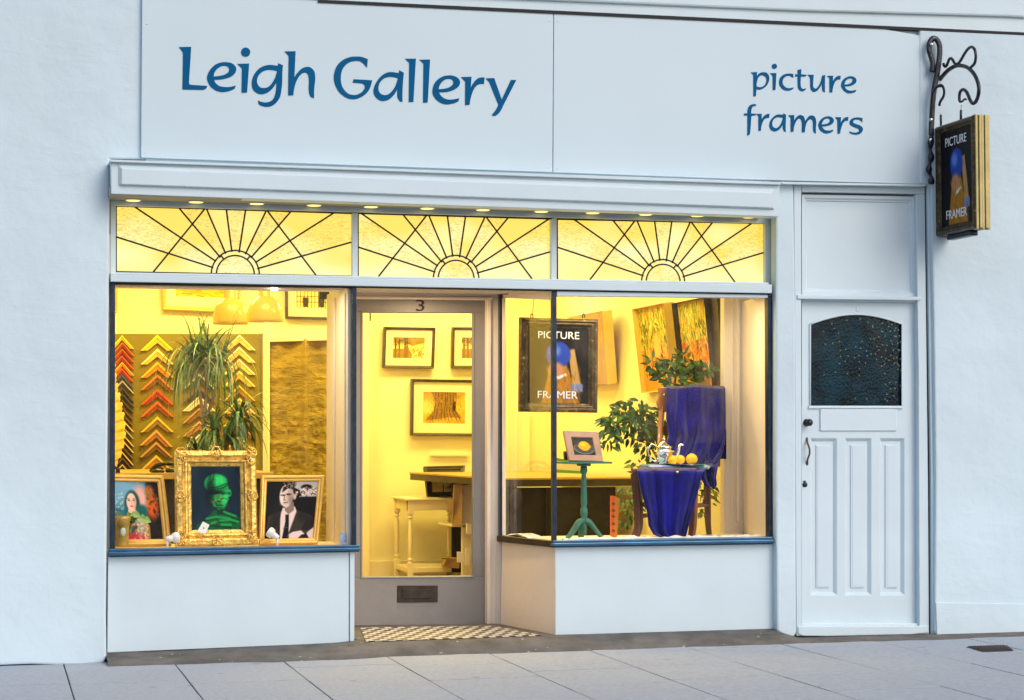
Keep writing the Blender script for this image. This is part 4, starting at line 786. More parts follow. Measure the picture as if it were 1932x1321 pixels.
# pendant lamps
for px, py, y, rpx, lab in ((435, 612, 3.0, 33.5, 'ochre dome pendant lamp, the left and lower of the pair'), (500, 607.5, 3.2, 34, 'ochre dome pendant lamp, the right one beside the black framed print')):
    p = W(px, py, y); k = (p.y-CAM.y)/F*1.0; r = rpx*k; t = thing('pendant_lamp', lab, 'pendant lamp', p, 'dome pendant lamps'); g = G()
    prof = [(r*.97, 0), (r, .003), (r*.99, .03)]+[(r*math.cos(a)**.72, .03+.155*math.sin(a)) for a in [math.radians(d) for d in range(10, 66, 8)]]+[(r*.42, .182), (r*.38, .19), (r*.38, .42), (r*.2, .50)]
    g.lathe(p, prof, 32); g.obj('lamp_shade', M['pendant'], t)
    g = G(); g.tube([p+V3((0, 0, .5)), V3((p.x, p.y, 2.9))], .004, 6); g.obj('cord', M['paper'], t)
    g = G(); g.ell(p+V3((0, 0, .05)), .03, .03, .04); g.obj('light_bulb', M['lamp_on'], t)
# ---- the three pictures standing in the left window
PZ = .53
def woman():
    c = Cv(76, 96, (60, 130, 150), 8); c.put(np.clip((c.X-.72)*30, 0, 1), (32, 22, 8)); c.mul(c.noise(6, .8, 1.15)); c.ell(.2, .15, .5, .25, (125, 170, 195), .9)
    c.ell(.84, .42, .13, .22, (225, 100, 10), .8); c.ell(.60, .30, .14, .24, (225, 175, 165), .8); c.ell(.80, .17, .08, .1, (200, 110, 50), .8)
    c.strokes(60, (.02, .2, .26, .55), [(200, 215, 205), (110, 150, 140)], .02, .008); c.strokes(50, (.74, .1, 1, .6), [(120, 120, 40), (60, 60, 20)], .03, .010)
    c.ell(.44, .38, .155, .225, (30, 85, 80), .25); c.ell(.36, .52, .09, .14, (50, 110, 120), .4); c.ell(.62, .52, .12, .12, (30, 105, 105), .5)
    c.poly([(.36, .46), (.50, .46), (.50, .62), (.62, .64), (.70, .74), (.72, 1), (.30, 1), (.28, .72), (.34, .62)], (232, 190, 170)); c.ell(.425, .35, .098, .15, (238, 200, 180), .15)
    c.ell(.375, .325, .026, .012, (60, 50, 70), .6); c.ell(.475, .325, .026, .012, (60, 50, 70), .6); c.line([(.34, .30), (.39, .295)], .006, (90, 60, 60)); c.line([(.46, .295), (.505, .30)], .006, (90, 60, 60)); c.line([(.43, .33), (.425, .385)], .006, (205, 150, 140)); c.ell(.43, .425, .034, .013, (205, 60, 60), .4)
    c.poly([(.33, .72), (.62, .70), (.66, 1.), (.30, 1.)], (212, 70, 90)); c.ell(.58, .80, .10, .12, (175, 180, 150), .6); c.poly([(.66, .70), (.76, .75), (.77, 1), (.68, 1)], (210, 150, 60), .8); c.strokes(90, (.3, .62, .72, 1), [(240, 220, 200), (215, 90, 100), (90, 130, 110), (240, 240, 220)], .04, .010, None, .6); c.ell(.49, .37, .03, .13, (205, 150, 135), .9, 0, .5); c.a = c.a**1.2; return c
def greenhead():
    c = Cv(90, 120, (24, 44, 58), 6); c.mul(c.noise(3, .75, 1.25)); g1 = (30, 165, 80); g2 = (60, 205, 110); dk = (8, 48, 34)
    c.poly([(.45, .70), (.68, .70), (.72, .73), (.98, .82), (1.0, 1), (.05, 1), (.1, .92), (.28, .83)], (18, 95, 55)); c.poly([(.50, .62), (.68, .62), (.70, .76), (.52, .76)], (14, 60, 42))
    c.ell(.50, .27, .235, .155, g1, .12); c.poly([(.32, .33), (.76, .30), (.76, .52), (.66, .66), (.55, .69), (.44, .62), (.36, .50)], (28, 140, 70)); c.ell(.78, .42, .04, .06, g1, .3)
    c.ell(.56, .22, .15, .08, g2, .8); c.ell(.66, .50, .08, .09, (48, 180, 90), .9); c.ell(.45, .52, .07, .06, (40, 165, 80), .8)
    c.poly([(.33, .36), (.62, .38), (.62, .43), (.50, .44), (.34, .45)], (12, 34, 38)); c.poly([(.62, .39), (.80, .41), (.80, .445), (.62, .45)], (14, 60, 44))
    for q in ([(.33, .30), (.45, .2), (.47, .12)], [(.34, .34), (.55, .32), (.74, .26)], [(.45, .36), (.62, .35), (.73, .29)], [(.40, .13), (.36, .2)], [(.36, .48), (.46, .53), (.52, .62)], [(.52, .55), (.60, .56)], [(.50, .625), (.57, .61), (.65, .625)], [(.60, .52), (.66, .50), (.74, .52)], [(.40, .60), (.48, .66), (.60, .66)],
              [(.2, .86), (.5, .82), (.8, .84)], [(.5, .84), (.52, 1)], [(.55, .89), (.72, .86), (.9, .9)], [(.3, .93), (.5, .95), (.8, .97)], [(.68, .76), (.85, .82), (.98, .86)], [(.85, .9), (.95, .83)]): c.line(q, .009, dk, .9)
    for q in ([(.3, .83), (.5, .80), (.78, .83)], [(.58, .86), (.8, .85), (.95, .88)], [(.66, .72), (.9, .79)], [(.4, .9), (.5, .88)], [(.6, .92), (.8, .93)]): c.line(q, .018, (38, 175, 85), .75)
    c.line([(.38, .57), (.56, .52), (.62, .47)], .008, (200, 80, 50), .8); c.strokes(140, (.34, .14, .76, .66), [g2, dk, g1], .03, .004, None, .35); c.ell(.38, .40, .09, .24, (8, 30, 30), .9, .1, .75); c.ell(.70, .50, .05, .14, (70, 215, 120), .9, .2, .5); c.a = np.clip(c.a**1.15*1.08, 0, 1); return c
def suit():
    c = Cv(90, 110, (18, 16, 16), 3); c.mul(c.noise(4, .7, 1.6)); c.poly([(.50, 0), (1, 0), (1, .27), (.70, .27), (.62, .14), (.48, .08)], (205, 200, 195)); c.ell(.78, .10, .10, .045, (45, 42, 42), .6)
    c.strokes(60, (.58, .10, .98, .26), [(30, 28, 28), (235, 225, 215), (230, 200, 190)], .035, .010)
    c.poly([(.06, .60), (.28, .52), (.40, .50), (.62, .50), (.92, .60), (1, .70), (1, 1), (0, 1)], (92, 86, 78)); c.poly([(.0, .82), (.12, .84), (.2, 1), (0, 1)], (50, 46, 46))
    c.poly([(.34, .46), (.58, .44), (.62, .52), (.50, .95), (.40, 1), (.32, 1), (.30, .60)], (228, 212, 205)); c.poly([(.38, .38), (.55, .36), (.57, .50), (.46, .58), (.38, .50)], (165, 150, 140))
    c.ell(.40, .25, .135, .205, (222, 205, 195), .12); c.ell(.56, .26, .035, .06, (215, 195, 185), .3); c.poly([(.30, .2), (.33, .10), (.42, .06), (.54, .09), (.58, .20), (.56, .24), (.53, .14), (.42, .12)], (70, 62, 56)); c.strokes(50, (.30, .01, .54, .12), [(90, 82, 74), (190, 180, 165), (40, 36, 34)], .07, .008, (-1.2, .5))
    c.ell(.32, .24, .045, .016, (70, 60, 56), .7); c.ell(.44, .225, .05, .016, (65, 56, 52), .7); c.line([(.37, .24), (.345, .32), (.385, .325)], .008, (130, 112, 102)); c.line([(.35, .375), (.43, .365)], .008, (85, 66, 62)); c.ell(.50, .33, .05, .10, (150, 135, 125), .9, al=.6)
    c.poly([(.40, .58), (.47, .58), (.48, .68), (.49, .98), (.36, 1), (.41, .70)], (36, 40, 56)); c.line([(.37, .82), (.48, .80)], .005, (120, 120, 130)); c.poly([(.62, .52), (.66, .56), (.50, .96), (.45, 1), (.56, .70)], (118, 112, 102)); c.line([(.64, .56), (.50, .98)], .007, (30, 28, 28)); c.line([(.30, .58), (.28, .98)], .007, (36, 32, 32))
    c.poly([(.85, .62), (1, .66), (1, .80), (.86, .86), (.74, .84)], (70, 55, 52)); c.poly([(.50, .92), (.58, .88), (.74, .86), (.82, .92), (.70, 1), (.5, 1)], (225, 210, 205)); c.poly([(.86, .90), (1, .80), (1, 1), (.88, 1)], (222, 206, 200)); c.poly([(.76, .93), (.86, .92), (.92, 1), (.68, 1)], (60, 54, 56)); c.ell(.47, .20, .05, .16, (150, 138, 130), .9, .2, .35); c.ell(.30, .30, .04, .14, (245, 235, 228), .9, 0, .5); c.ell(.78, .62, .14, .08, (60, 56, 52), .9, .3, .7); c.ell(.20, .66, .08, .2, (62, 58, 54), .9, 0, .7); c.a = np.clip((c.a-.06)*1.1, 0, 1)**1.5; return c
def standing(pts, yb, yt): # bottom corners at yb, top corners at yt (leaning back)
    TL, TR, BR, BL = pts; return [W(*TL, yt), W(*TR, yt), W(*BR, yb), W(*BL, yb)]
t = picture('framed_picture', 'gold framed portrait of a woman in a coral dress behind the small ivy', 'picture', standing([(195, 894.5), (309, 897.5), (324, 1029), (195, 1031)], .22, .34), .040, .03, 'goldpine', woman(), group='gold framed pictures standing in the left window')
PRW = [(0, -.05), (0, .004), (.008, .018), (.03, .022), (.040, .014), (.047, .000), (.051, .002), (.057, .012), (.067, .010), (.073, -.004), (.078, -.006), (.090, -.012), (.094, -.02), (.094, -.05)]
ornc = standing([(330, 850), (482.5, 850), (486, 1028), (332, 1031)], .14, .20)
t = picture('framed_picture', 'ornate carved gold frame holding a green painted head on dark blue', 'picture', ornc, .094, .05, 'goldornate', greenhead(), prof=PRW, group='gold framed pictures standing in the left window')
n_ = normal(ornc); g = G(); rr = random.Random(8)
for _k in (): pass
def bil(u, v): TL, TR, BR, BL = ornc; return TL*(1-u)*(1-v)+TR*u*(1-v)+BR*u*v+BL*(1-u)*v
def orn(u, v, n, s, sp):
    for _ in range(n):
        p = bil(u+rr.gauss(0, sp), v+rr.gauss(0, sp*.85))+n_*rr.uniform(.016, .026); g.ell(p, s*rr.uniform(.5, 1.1), .008, s*rr.uniform(.5, 1.1), 0, 7, 5, .25, rr)
def scroll(u, v, su, sv):   # leafy scroll
    pts = [bil(u+su*.045*a*math.cos(a*2.6), v+sv*.04*a*math.sin(a*2.6))+n_*.024 for a in [k/10 for k in range(2, 22)]]; g.tube(pts, [.0016+.0026*math.sin(math.pi*k/19) for k in range(20)], 6)
for u, v, a, b in ((.055, .045, 1, 1), (.945, .045, -1, 1), (.055, .955, 1, -1), (.945, .955, -1, -1)):
    orn(u, v, 26, .009, .022); scroll(u, v, a, b); scroll(u+a*.07, v, a, -b); scroll(u, v+b*.07, -a, b); orn(u+a*.08, v, 9, .006, .018); orn(u, v+b*.09, 12, .006, .016)
for u, v in ((.5, .035), (.5, .965), (.055, .5), (.945, .5)): orn(u, v, 26, .0085, .022); scroll(u, v, 1, 1); scroll(u, v, -1, 1)
g.obj('carved_ornament', M['goldornate'], t)
t = picture('framed_picture', 'gold framed black and white portrait of a suited man', 'picture', standing([(493, 897.5), (613, 896.5), (600, 1026), (488, 1028)], .18, .28), .036, .03, 'goldpine', suit(), group='gold framed pictures standing in the left window')
# price card on the green picture
t = thing('price_card', 'small tilted white card propped against the green picture', 'card', W(385, 1008, .10)); g = G(); c4 = [W(383, 984, .125), W(395.5, 990.5, .125), W(387, 1008, .11), W(371.5, 1003.5, .11)]; g.prism(c4, (0, .003, 0)); g.obj('card', M['paper'], t, bevel=.001)
g = G(); n2 = normal(c4); g.ell(sum(c4, V3())/4+n2*.001, .004, .0008, .004); g.obj('dot', M['blackplastic'], t)
# white spot heads
for (bx, by), (hx, hy), lab, yy in (((315.5, 1031), (333, 1014), 'small white spot lamp beside the left side of the ornate frame', .09), ((523, 1028), (509, 1004), 'small white spot lamp in front of the black and white portrait', .10)):
    t = thing('spot_lamp', lab, 'spot lamp', W(bx, by, yy), 'small white spot lamps'); g = G(); q = W(bx, by-14, yy); g.tube([W(bx, by+1, yy), q], .007, 8); g.obj('stand', mat('clear_stand', (.8, .78, .74), .2), t)
    g = G(); p = W(hx, hy, yy+.02); d = (p-q); L_ = d.length; g.lathe(q-d.normalized()*.01, [(.004, 0), (.014, .004), (.017, L_*.45), (.019, L_*.75), (.027, L_*.8), (.031, L_*1.15), (.029, L_*1.32), (.02, L_*1.36)], 18, axis=d.normalized()); g.obj('head', M['white'], t)
# ivy pot
t = thing('ivy_plant', 'small leafy ivy in a painted gold pot at the left window corner', 'plant', W(228, 1031, .12)); p = W(230, 1031, .13)
g = G(); g.lathe(p, [(.028, 0), (.036, .01), (.040, .10), (.046, .15), (.050, .17), (.047, .17), (.040, .16), (0, .155)], 20); g.obj('pot', mat('gold_painted_pot', (.45, .28, .05), .4, .2, var=(12, .5)), t)
g = G(); g.ell(p+V3((.003, -.034, .085)), .016, .010, .028); g.obj('pot_motif', mat('pale_motif', (.5, .62, .55), .5), t)
def leaf(g, p, d, up, L_, Wd, mi=0, bend=.15):
    d = d.normalized(); s = d.cross(up)
    if s.length < 1e-3: s = d.cross(V3((0, 1, .1)))
    s.normalize(); n = s.cross(d)
    pts = [p, p+d*L_*.3+s*Wd*.5-n*L_*bend*.1, p+d*L_*.6+s*Wd*.38-n*L_*bend*.4, p+d*L_-n*L_*bend, p+d*L_*.6-s*Wd*.38-n*L_*bend*.4, p+d*L_*.3-s*Wd*.5-n*L_*bend*.1, p+d*L_*.45+n*Wd*-.12]
    g.add(pts, [(0, 1, 6), (1, 2, 6), (2, 3, 6), (3, 4, 6), (4, 5, 6), (5, 0, 6)], mi)
rr = random.Random(21); g = G()
for k in range(46):
    a = rr.uniform(0, 6.28); px = rr.gauss(236, 12); py = 985-abs(px-225)*.25+rr.gauss(0, 9); px = min(max(px, 213), 268); q = W(px, py, .14+rr.uniform(-.03, .05)); leaf(g, q, V3((rr.uniform(-1, 1), rr.uniform(-.7, .1), rr.uniform(-.8, .5))), V3((0, -1, .4)), rr.uniform(.03, .05), rr.uniform(.022, .036), rr.choice((0, 0, 1)))
g.tube(catmull([p+V3((0, 0, .15)), W(240, 975, .13), W(252, 975, .11), W(272, 982, .11)], 4), .002, 5)
for px, py in ((262, 975), (270, 979), (250, 968)): leaf(g, W(px, py, .10), V3((.8, 0, -.3)), V3((0, -1, .3)), .05, .045, 1)
g.obj('foliage', [M['leaf'], mat('light_leaf', (.20, .34, .05), .4, var=(20, .3))], t)
# notebook
t = thing('notebook', 'pale blue spiral notebook standing at the right end of the left window', 'notebook', W(653, 1027, .08)); g = G(); g.slab([(642, 1006), (663, 1005), (663, 1027), (642, 1028)], .07, .075); g.obj('cover', M['notebook'], t)
g = G()
for k in range(9): q = W(643.5+k*2.3, 1005.8, .068); g.lathe(q-V3((.001, 0, 0)), [(.0035, 0), (.0035, .0015)], 8, axis=(1, 0, 0))
g.obj('spiral_binding', M['steel'], t)
g = G(); g.tube([W(650, 1022, .069), W(655, 1016, .069), W(660, 1013, .069)], .0025, 4); g.obj('drawing', mat('pink_ink', (.75, .2, .35), .6), t)
# dracaena
t = thing('dracaena', 'tall strappy dragon plant with drooping leaves behind the ornate gold frame', 'plant', W(400, 1031, .5)); rr = random.Random(77)
p0 = W(388, 1029, .5); g = G(); g.lathe(V3((p0.x, p0.y, PZ)), [(.075, 0), (.10, .16), (.107, .17), (.10, .175), (0, .165)], 20); g.obj('pot', M['pot'], t)
g = G(); base = V3((p0.x, p0.y, PZ+.16)); j = W(384, 790, .5)
def stem(pts, r0, r1): pp = catmull(pts, 6); g.tube(pp, [r0+(r1-r0)*k/(len(pp)-1)+.0015*math.sin(k*2.3) for k in range(len(pp))], 8)
stem([base, W(387, 950, .5), W(386, 850, .49), j], .016, .013); stem([j, W(378, 750, .5), W(370, 700, .51), W(367, 672, .5)], .010, .008); stem([j, W(390, 740, .48), W(392, 700, .47), W(391, 668, .47)], .010, .008); stem([j, W(396, 770, .5), W(410, 720, .5), W(415, 682, .5)], .010, .008)
stem([base, W(410, 900, .5), W(425, 850, .5), W(452, 792, .48)], .010, .007); stem([base, W(400, 900, .46), W(408, 860, .42), W(404, 815, .4)], .009, .007); g.obj('trunk', M['bark'], t)
g = G()
def strap(p, az, el, L_, wd, grav, mi=0, n=10):
    d = V3((math.cos(az)*math.cos(el), math.sin(az)*math.cos(el), math.sin(el))); q = p.copy(); V = []; st = L_/n
    for k in range(n+1):
        s = d.cross(V3((0, 0, 1)))
        if s.length < .15: s = V3((math.sin(az), -math.cos(az), 0))
        s.normalize(); w2 = wd*min(1, (1-(k/n)**2.2)+.03)*(.6+.4*min(1, k/2)); V += [q+s*w2, q-s*w2]; q = q+d*st; d = (d+V3((0, 0, -grav/n*(.5+k/n)))).normalized()
    g.add(V, [(2*k, 2*k+1, 2*k+3, 2*k+2) for k in range(n)], mi)
for (hx, hy, yy, n, L0) in ((366, 676, .5, 80, .46), (391, 662, .47, 96, .50), (419, 678, .5, 74, .44)):
    for k in range(n):
        up = k < n*.34; strap(W(hx+rr.gauss(0, 5), hy+(rr.uniform(-6, 2) if up else rr.uniform(0, 14)), yy), rr.choice((0, 3.14))+rr.gauss(0, .9), rr.uniform(.45, 1.4) if up else rr.uniform(-.3, 1.0), L0*rr.uniform(.35, .85) if up else L0*rr.uniform(.7, 1.15), rr.uniform(.0035, .0065), rr.uniform(.8, 2.6) if up else rr.uniform(4.5, 10), rr.choice((0, 0, 0, 1, 2)) if not up else rr.choice((0, 0, 1)))
for (hx, hy, yy, n, L0) in ((452, 790, .48, 80, .32), (404, 812, .4, 56, .28), (432, 835, .45, 60, .28), (372, 850, .45, 50, .26)):
    for k in range(n): strap(W(hx, hy, yy), rr.uniform(0, 6.28), rr.uniform(-.3, 1.4), L0*rr.uniform(.5, 1.1), rr.uniform(.006, .011), rr.uniform(1.5, 6), rr.choice((0, 0, 0, 1)))
g.obj('foliage', [M['leaf2'], mat('light_strap_leaf', (.14, .24, .04), .35, var=(14, .4)), M['leafy']], t)
# ---- furniture seen through the door
t = thing('desk', 'long black fronted desk with pale wooden top behind the right window', 'desk', (3.4, 3.8, 0)); zt_ = .862
dk = [V3((2.70, 4.9, zt_)), V3((3.98, 4.9, zt_)), V3((3.98, 2.9, zt_-.01)), V3((2.975, 2.9, zt_-.01))]
g = G(); g.prism(dk, (0, 0, -.012)); g.obj('worktop', M['desktop'], t)
g = G(); e2 = [q+V3((0, 0, -.0125)) for q in dk]; e2 = [e2[0]+V3((.005, -.005, 0)), e2[1], e2[2]+V3((0, .004, 0)), e2[3]+V3((.004, .004, 0))]; g.prism(e2, (0, 0, -.05)); g.obj('edge', M['blackframe'], t, bevel=.002)
g = G(); xr_ = W(1160, 950, 2.95).x; g.box(3.0, xr_, 2.93, 2.98, -.01, .78); g.box(3.32, 3.33, 2.90, 2.93, -.01, .78); g.box(3.0, 3.10, 2.91, 2.93, -.01, .79); g.obj('front_panel', M['black'], t)
g = G(); g.slab([(872, 915), (894, 915), (894, 1088), (872, 1088)], 4.0, 4.04); g.slab([(853, 990), (900, 992), (900, 996), (853, 994)], 4.0, 4.5); g.obj('side_panel', M['trim'], t, bevel=.002)
g = G(); g.slab([(853, 905), (895, 910), (895, 1080), (853, 1080)], 4.52, 4.55); g.obj('back_panel', M['black'], t)
# round dark bag and box under the desk
g = G(); g.ell(W(973, 943, 2.88), .055, .03, .085, n=16, m=10); g.obj('black_bag', M['black'], label='round black bag against the desk front, seen through the splayed window', cat='bag')
t = thing('cardboard_box', 'tall open cardboard box standing on end under the desk', 'box', W(862, 992, 3.9), 'cardboard boxes under the desk'); g = G(); g.prism([W(857, 915, 3.9), W(873, 912, 3.9), W(872, 992, 3.9), W(853, 990, 3.95)], (.05, .25, 0)); g.obj('side', M['cardboard'], t, bevel=.002)
g = G(); g.prism([W(842, 942, 3.88), W(857, 941, 3.88), W(855, 972, 3.88), W(846, 966, 3.88)], (.01, .02, 0)); g.obj('flap', M['cardboard'], t)
t = thing('cardboard_box', 'small open brown cardboard box on the floor by the desk leg', 'box', W(855, 1073, 4.3), 'cardboard boxes under the desk'); g = G(); g.prism([W(845, 1053, 4.3), W(868, 1055, 4.3), W(866, 1073, 4.3), W(834, 1070, 4.35)], (.03, .18, 0)); g.obj('side', M['cardboard'], t, bevel=.002); g = G(); g.prism([W(845, 1053, 4.29), W(831, 1053, 4.2), W(832, 1055, 4.2), W(845, 1056, 4.29)], (.03, .1, 0)); g.obj('flap', M['cardboard'], t)
g = G(); g.slab([(863, 1041), (875, 1042), (875, 1062), (863, 1061)], 3.85, 3.87); g.slab([(879, 1034), (888, 1034), (886, 1066), (877, 1066)], 3.84, 3.86); g.slab([(881, 988), (893, 990), (891, 1008), (881, 1007)], 3.84, 3.88); g.obj('paper_offcuts', M['paper'], label='pale card offcuts stuffed into the end of the desk', cat='card')
# console table
t = thing('console_table', 'cream console table with turned legs against the back wall', 'table', (2.85, 4.75, 0)); pl, pr_ = W(762, 940, 4.55), W(884, 940, 4.55); zc = pl.z
g = G(); g.box(pl.x, pr_.x, 4.5, 5.1, zc-.018, zc); g.obj('tabletop', M['trim'], t, bevel=.004); g = G(); g.box(pl.x+.03, pr_.x-.03, 4.54, 4.56, zc-.10, zc-.019); g.box(pl.x+.03, pr_.x-.03, 4.54, 5.08, .06, .10); g.box(pl.x+.03, pl.x+.05, 4.56, 5.08, zc-.10, zc-.019); g.obj('apron', M['trim'], t, bevel=.003)
for lx, ly in ((pl.x+.055, 4.56), (pl.x+.04, 5.04), (pr_.x-.05, 4.56), (pr_.x-.05, 5.04)):
    g = G(); g.box(lx-.025, lx+.025, ly-.025, ly+.025, zc-.13, zc-.02); g.box(lx-.022, lx+.022, ly-.022, ly+.022, -.01, .14); g.lathe((lx, ly, .14), [(.02, 0), (.012, .01), (.024, .025), (.012, .04), (.018, .06), (.019, .2), (.016, zc-.33), (.011, zc-.31), (.023, zc-.30), (.012, zc-.285), (.022, zc-.27)], 14); g.obj('leg', M['trim'], t, bevel=.002)
c = Cv(60, 50, (70, 62, 25), 3); c.poly([(.1, .25), (.95, .25), (.95, .9), (.1, .9)], (235, 195, 40)); c.ell(.45, .5, .2, .22, (245, 225, 90), .5); c.strokes(40, (.6, .3, .95, .8), [(60, 60, 20), (150, 130, 30)], .08, .02, (-1.2, .4)); c.poly([(.1, .78), (.9, .78), (.9, .92), (.1, .92)], (235, 205, 90)); c.poly([(.45, .62), (.48, .62), (.48, .95), (.45, .95)], (60, 50, 20))
picture('framed_picture', 'dark framed yellow picture leaning on the cream console table', 'picture', standing([(799, 880), (878, 878), (871, 937), (806, 938)], 4.8, 4.95), .035, .03, 'blackframe', c)
g = G(); a_, b2 = W(828, 856, 5.12), W(883, 857, 5.12); g.prism([W(812, 856.5, 5.16), W(884, 857, 5.16), W(884, 859, 5.16), W(812, 858.5, 5.16)], (0, .03, 0)); g.obj('picture_ledge', M['trim'], B)
# ---- right window
def vase_stand_in():  # plain generic still life in place of the famous portrait
    c = Cv(84, 112, (18, 17, 22), 12); c.mul(c.noise(4, .7, 1.3)); c.poly([(.36, .50), (.62, .46), (.86, 1), (.22, 1)], (168, 112, 22), 1, .03); c.poly([(.66, .30), (.76, .28), (.88, .78), (.74, .80)], (178, 140, 78), 1, .02); c.poly([(.70, .74), (.90, .74), (.90, .84), (.72, .86)], (110, 125, 175), 1, .02)
    c.ell(.50, .36, .20, .17, (36, 66, 165), .15); c.ell(.44, .31, .09, .07, (90, 130, 215), .9); c.ell(.46, .56, .13, .10, (190, 132, 92), .5); c.poly([(.44, .66), (.62, .60), (.64, .63), (.46, .70)], (215, 215, 215), 1, .015); c.strokes(70, (.3, .5, .85, 1), [(190, 130, 30), (120, 75, 15), (205, 160, 90)], .08, .008, (1.3, .3), .5); return c
def sign_text(t, c4, nrm, off):
    def sub(u0, u1, v0, v1):
        TL, TR, BR, BL = c4; return [TL*(1-u)*(1-v)+TR*u*(1-v)+BR*u*v+BL*(1-u)*v for u, v in ((u0, v0), (u1, v0), (u1, v1), (u0, v1))]
    text_obj('lettering', 'PICTURE', sub(.16, .84, .055, .150), nrm, off, M['textwhite'], t); text_obj('lettering', 'FRAMER', sub(.16, .82, .84, .935), nrm, off, M['textwhite'], t)
ys = .42
sc4 = [W(981.5, 598.5, ys), W(1128, 603, ys), W(1127, 779, ys), W(980, 777, ys)]
t = picture('hanging_sign', 'dark framed picture framer sign hanging on wires inside the window corner', 'sign', sc4, .055, .035, 'darkgold', vase_stand_in(), prof=[(0, -.035), (0, .002), (.006, .012), (.018, .014), (.026, .004), (.034, .006), (.042, .0), (.048, -.010), (.055, -.012), (.055, -.035)])
nn_ = normal(sc4); sign_text(t, inset(sc4, .055), nn_, -.0078)
for x0, x1_, x2 in ((1003.5, 1007, 1005), (1101, 1097, 1090)):
    g = G(); g.tube([W(x0, 594, ys), W(x1_, 575, ys), W(x2, 556, ys-.1)], .002, 5); g.obj('wire', M['blackplastic'], t)
    g = G(); g.tube([W(x0-2, 600, ys), W(x0-2, 594, ys), W(x0, 592, ys), W(x0+2, 594, ys), W(x0+2, 600, ys)], .004, 6); g.obj('hook', M['iron'], t)
def forest(seed, fig=False):
    c = Cv(84, 110, (225, 190, 30), seed); c.mul(c.noise(6, .85, 1.1)); c.strokes(260, (0, 0, 1, .5), [(215, 210, 70), (150, 165, 40), (90, 115, 25), (235, 230, 120), (225, 215, 90)], .09, .008, (1.57, .25)); c.strokes(240, (0, .42, 1, .9), [(240, 130, 60), (235, 95, 40), (240, 190, 110), (200, 190, 80)], .09, .014, (.8, .5)); c.strokes(160, (0, 0, 1, .42), [(240, 240, 150), (100, 135, 40), (215, 220, 90), (150, 175, 60)], .07, .008, (1.57, .3)); c.strokes(110, (.05, .2, .95, 1), [(60, 70, 10), (110, 110, 20), (200, 170, 40)], .07, .009, (1.3, .4))
    if fig: c.ell(.50, .42, .10, .09, (245, 200, 110), .5); c.ell(.50, .53, .12, .08, (250, 205, 120), .5); c.poly([(.0, .85), (.3, .8), (.55, .84), (.5, 1), (0, 1)], (235, 165, 30))
    else: c.ell(.55, .9, .22, .12, (150, 120, 80), .5)
    c.a = c.a**1.25; return c
XW_ = 4.0
def wallc(pts, dx): TL, TR, BR, BL = pts; return [XP(*TL, XW_-dx), XP(*TR, XW_-dx), XP(*BR, XW_-.02), XP(*BL, XW_-.02)]
t = picture('canvas_painting', 'autumn woodland canvas with a pale figure, the farther of the two orange canvases', 'painting', wallc([(1197, 583), (1256, 571), (1275, 735), (1215, 742)], .09), .006, .06, 'canvasedge', forest(5, True), pmat='oil', group='canvases leaning out from the right wall')
t = picture('canvas_painting', 'autumn woodland canvas with dark outer edge, nearest the window on the right wall', 'painting', wallc([(1272, 572), (1333, 560), (1349, 728), (1290, 736)], .09), .006, .06, 'blackframe', forest(9), pmat='oil', group='canvases leaning out from the right wall')
c = Cv(70, 90, (215, 165, 110), 2); c.mul(c.noise(5, .75, 1.15)); c.strokes(120, (0, .1, 1, .5), [(225, 180, 120), (200, 140, 90), (190, 150, 60)], .1, .012, (1.4, .3)); c.poly([(0, .58), (1, .53), (1, 1), (0, 1)], (120, 130, 40), .9); c.poly([(.5, .0), (1, .0), (1, .30), (.5, .22)], (150, 160, 90), .8, .1); c.ell(.80, .40, .2, .12, (235, 140, 60), .8); c.ell(.60, .48, .09, .30, (250, 245, 150), .3); c.ell(.74, .80, .22, .13, (250, 245, 190), .2); c.ell(.74, .79, .16, .08, (160, 170, 40), .3); c.ell(.90, .60, .10, .06, (60, 90, 30), .3); c.strokes(80, (.45, .5, 1, 1), [(90, 110, 30), (60, 80, 30), (180, 170, 60)], .05, .010, (.2, .5), .7); c.a = c.a**1.3
picture('canvas_painting', 'pale still life of a yellow bottle and dish, behind the hanging sign', 'painting', wallc([(1085, 597), (1150, 585), (1160, 724), (1100, 728)], .09), .006, .06, 'canvasedge', c, pmat='oil', group='canvases leaning out from the right wall')
# dark frame boards beside the near canvas
g = G(); g.prism([XP(1337, 562, 3.93), XP(1352, 560, 3.93), XP(1367, 728, 3.985), XP(1352, 730, 3.985)], (.03, 0, 0)); g.obj('frame_board', M['blackframe'], label='dark flat board leaning beside the nearest canvas', cat='board')
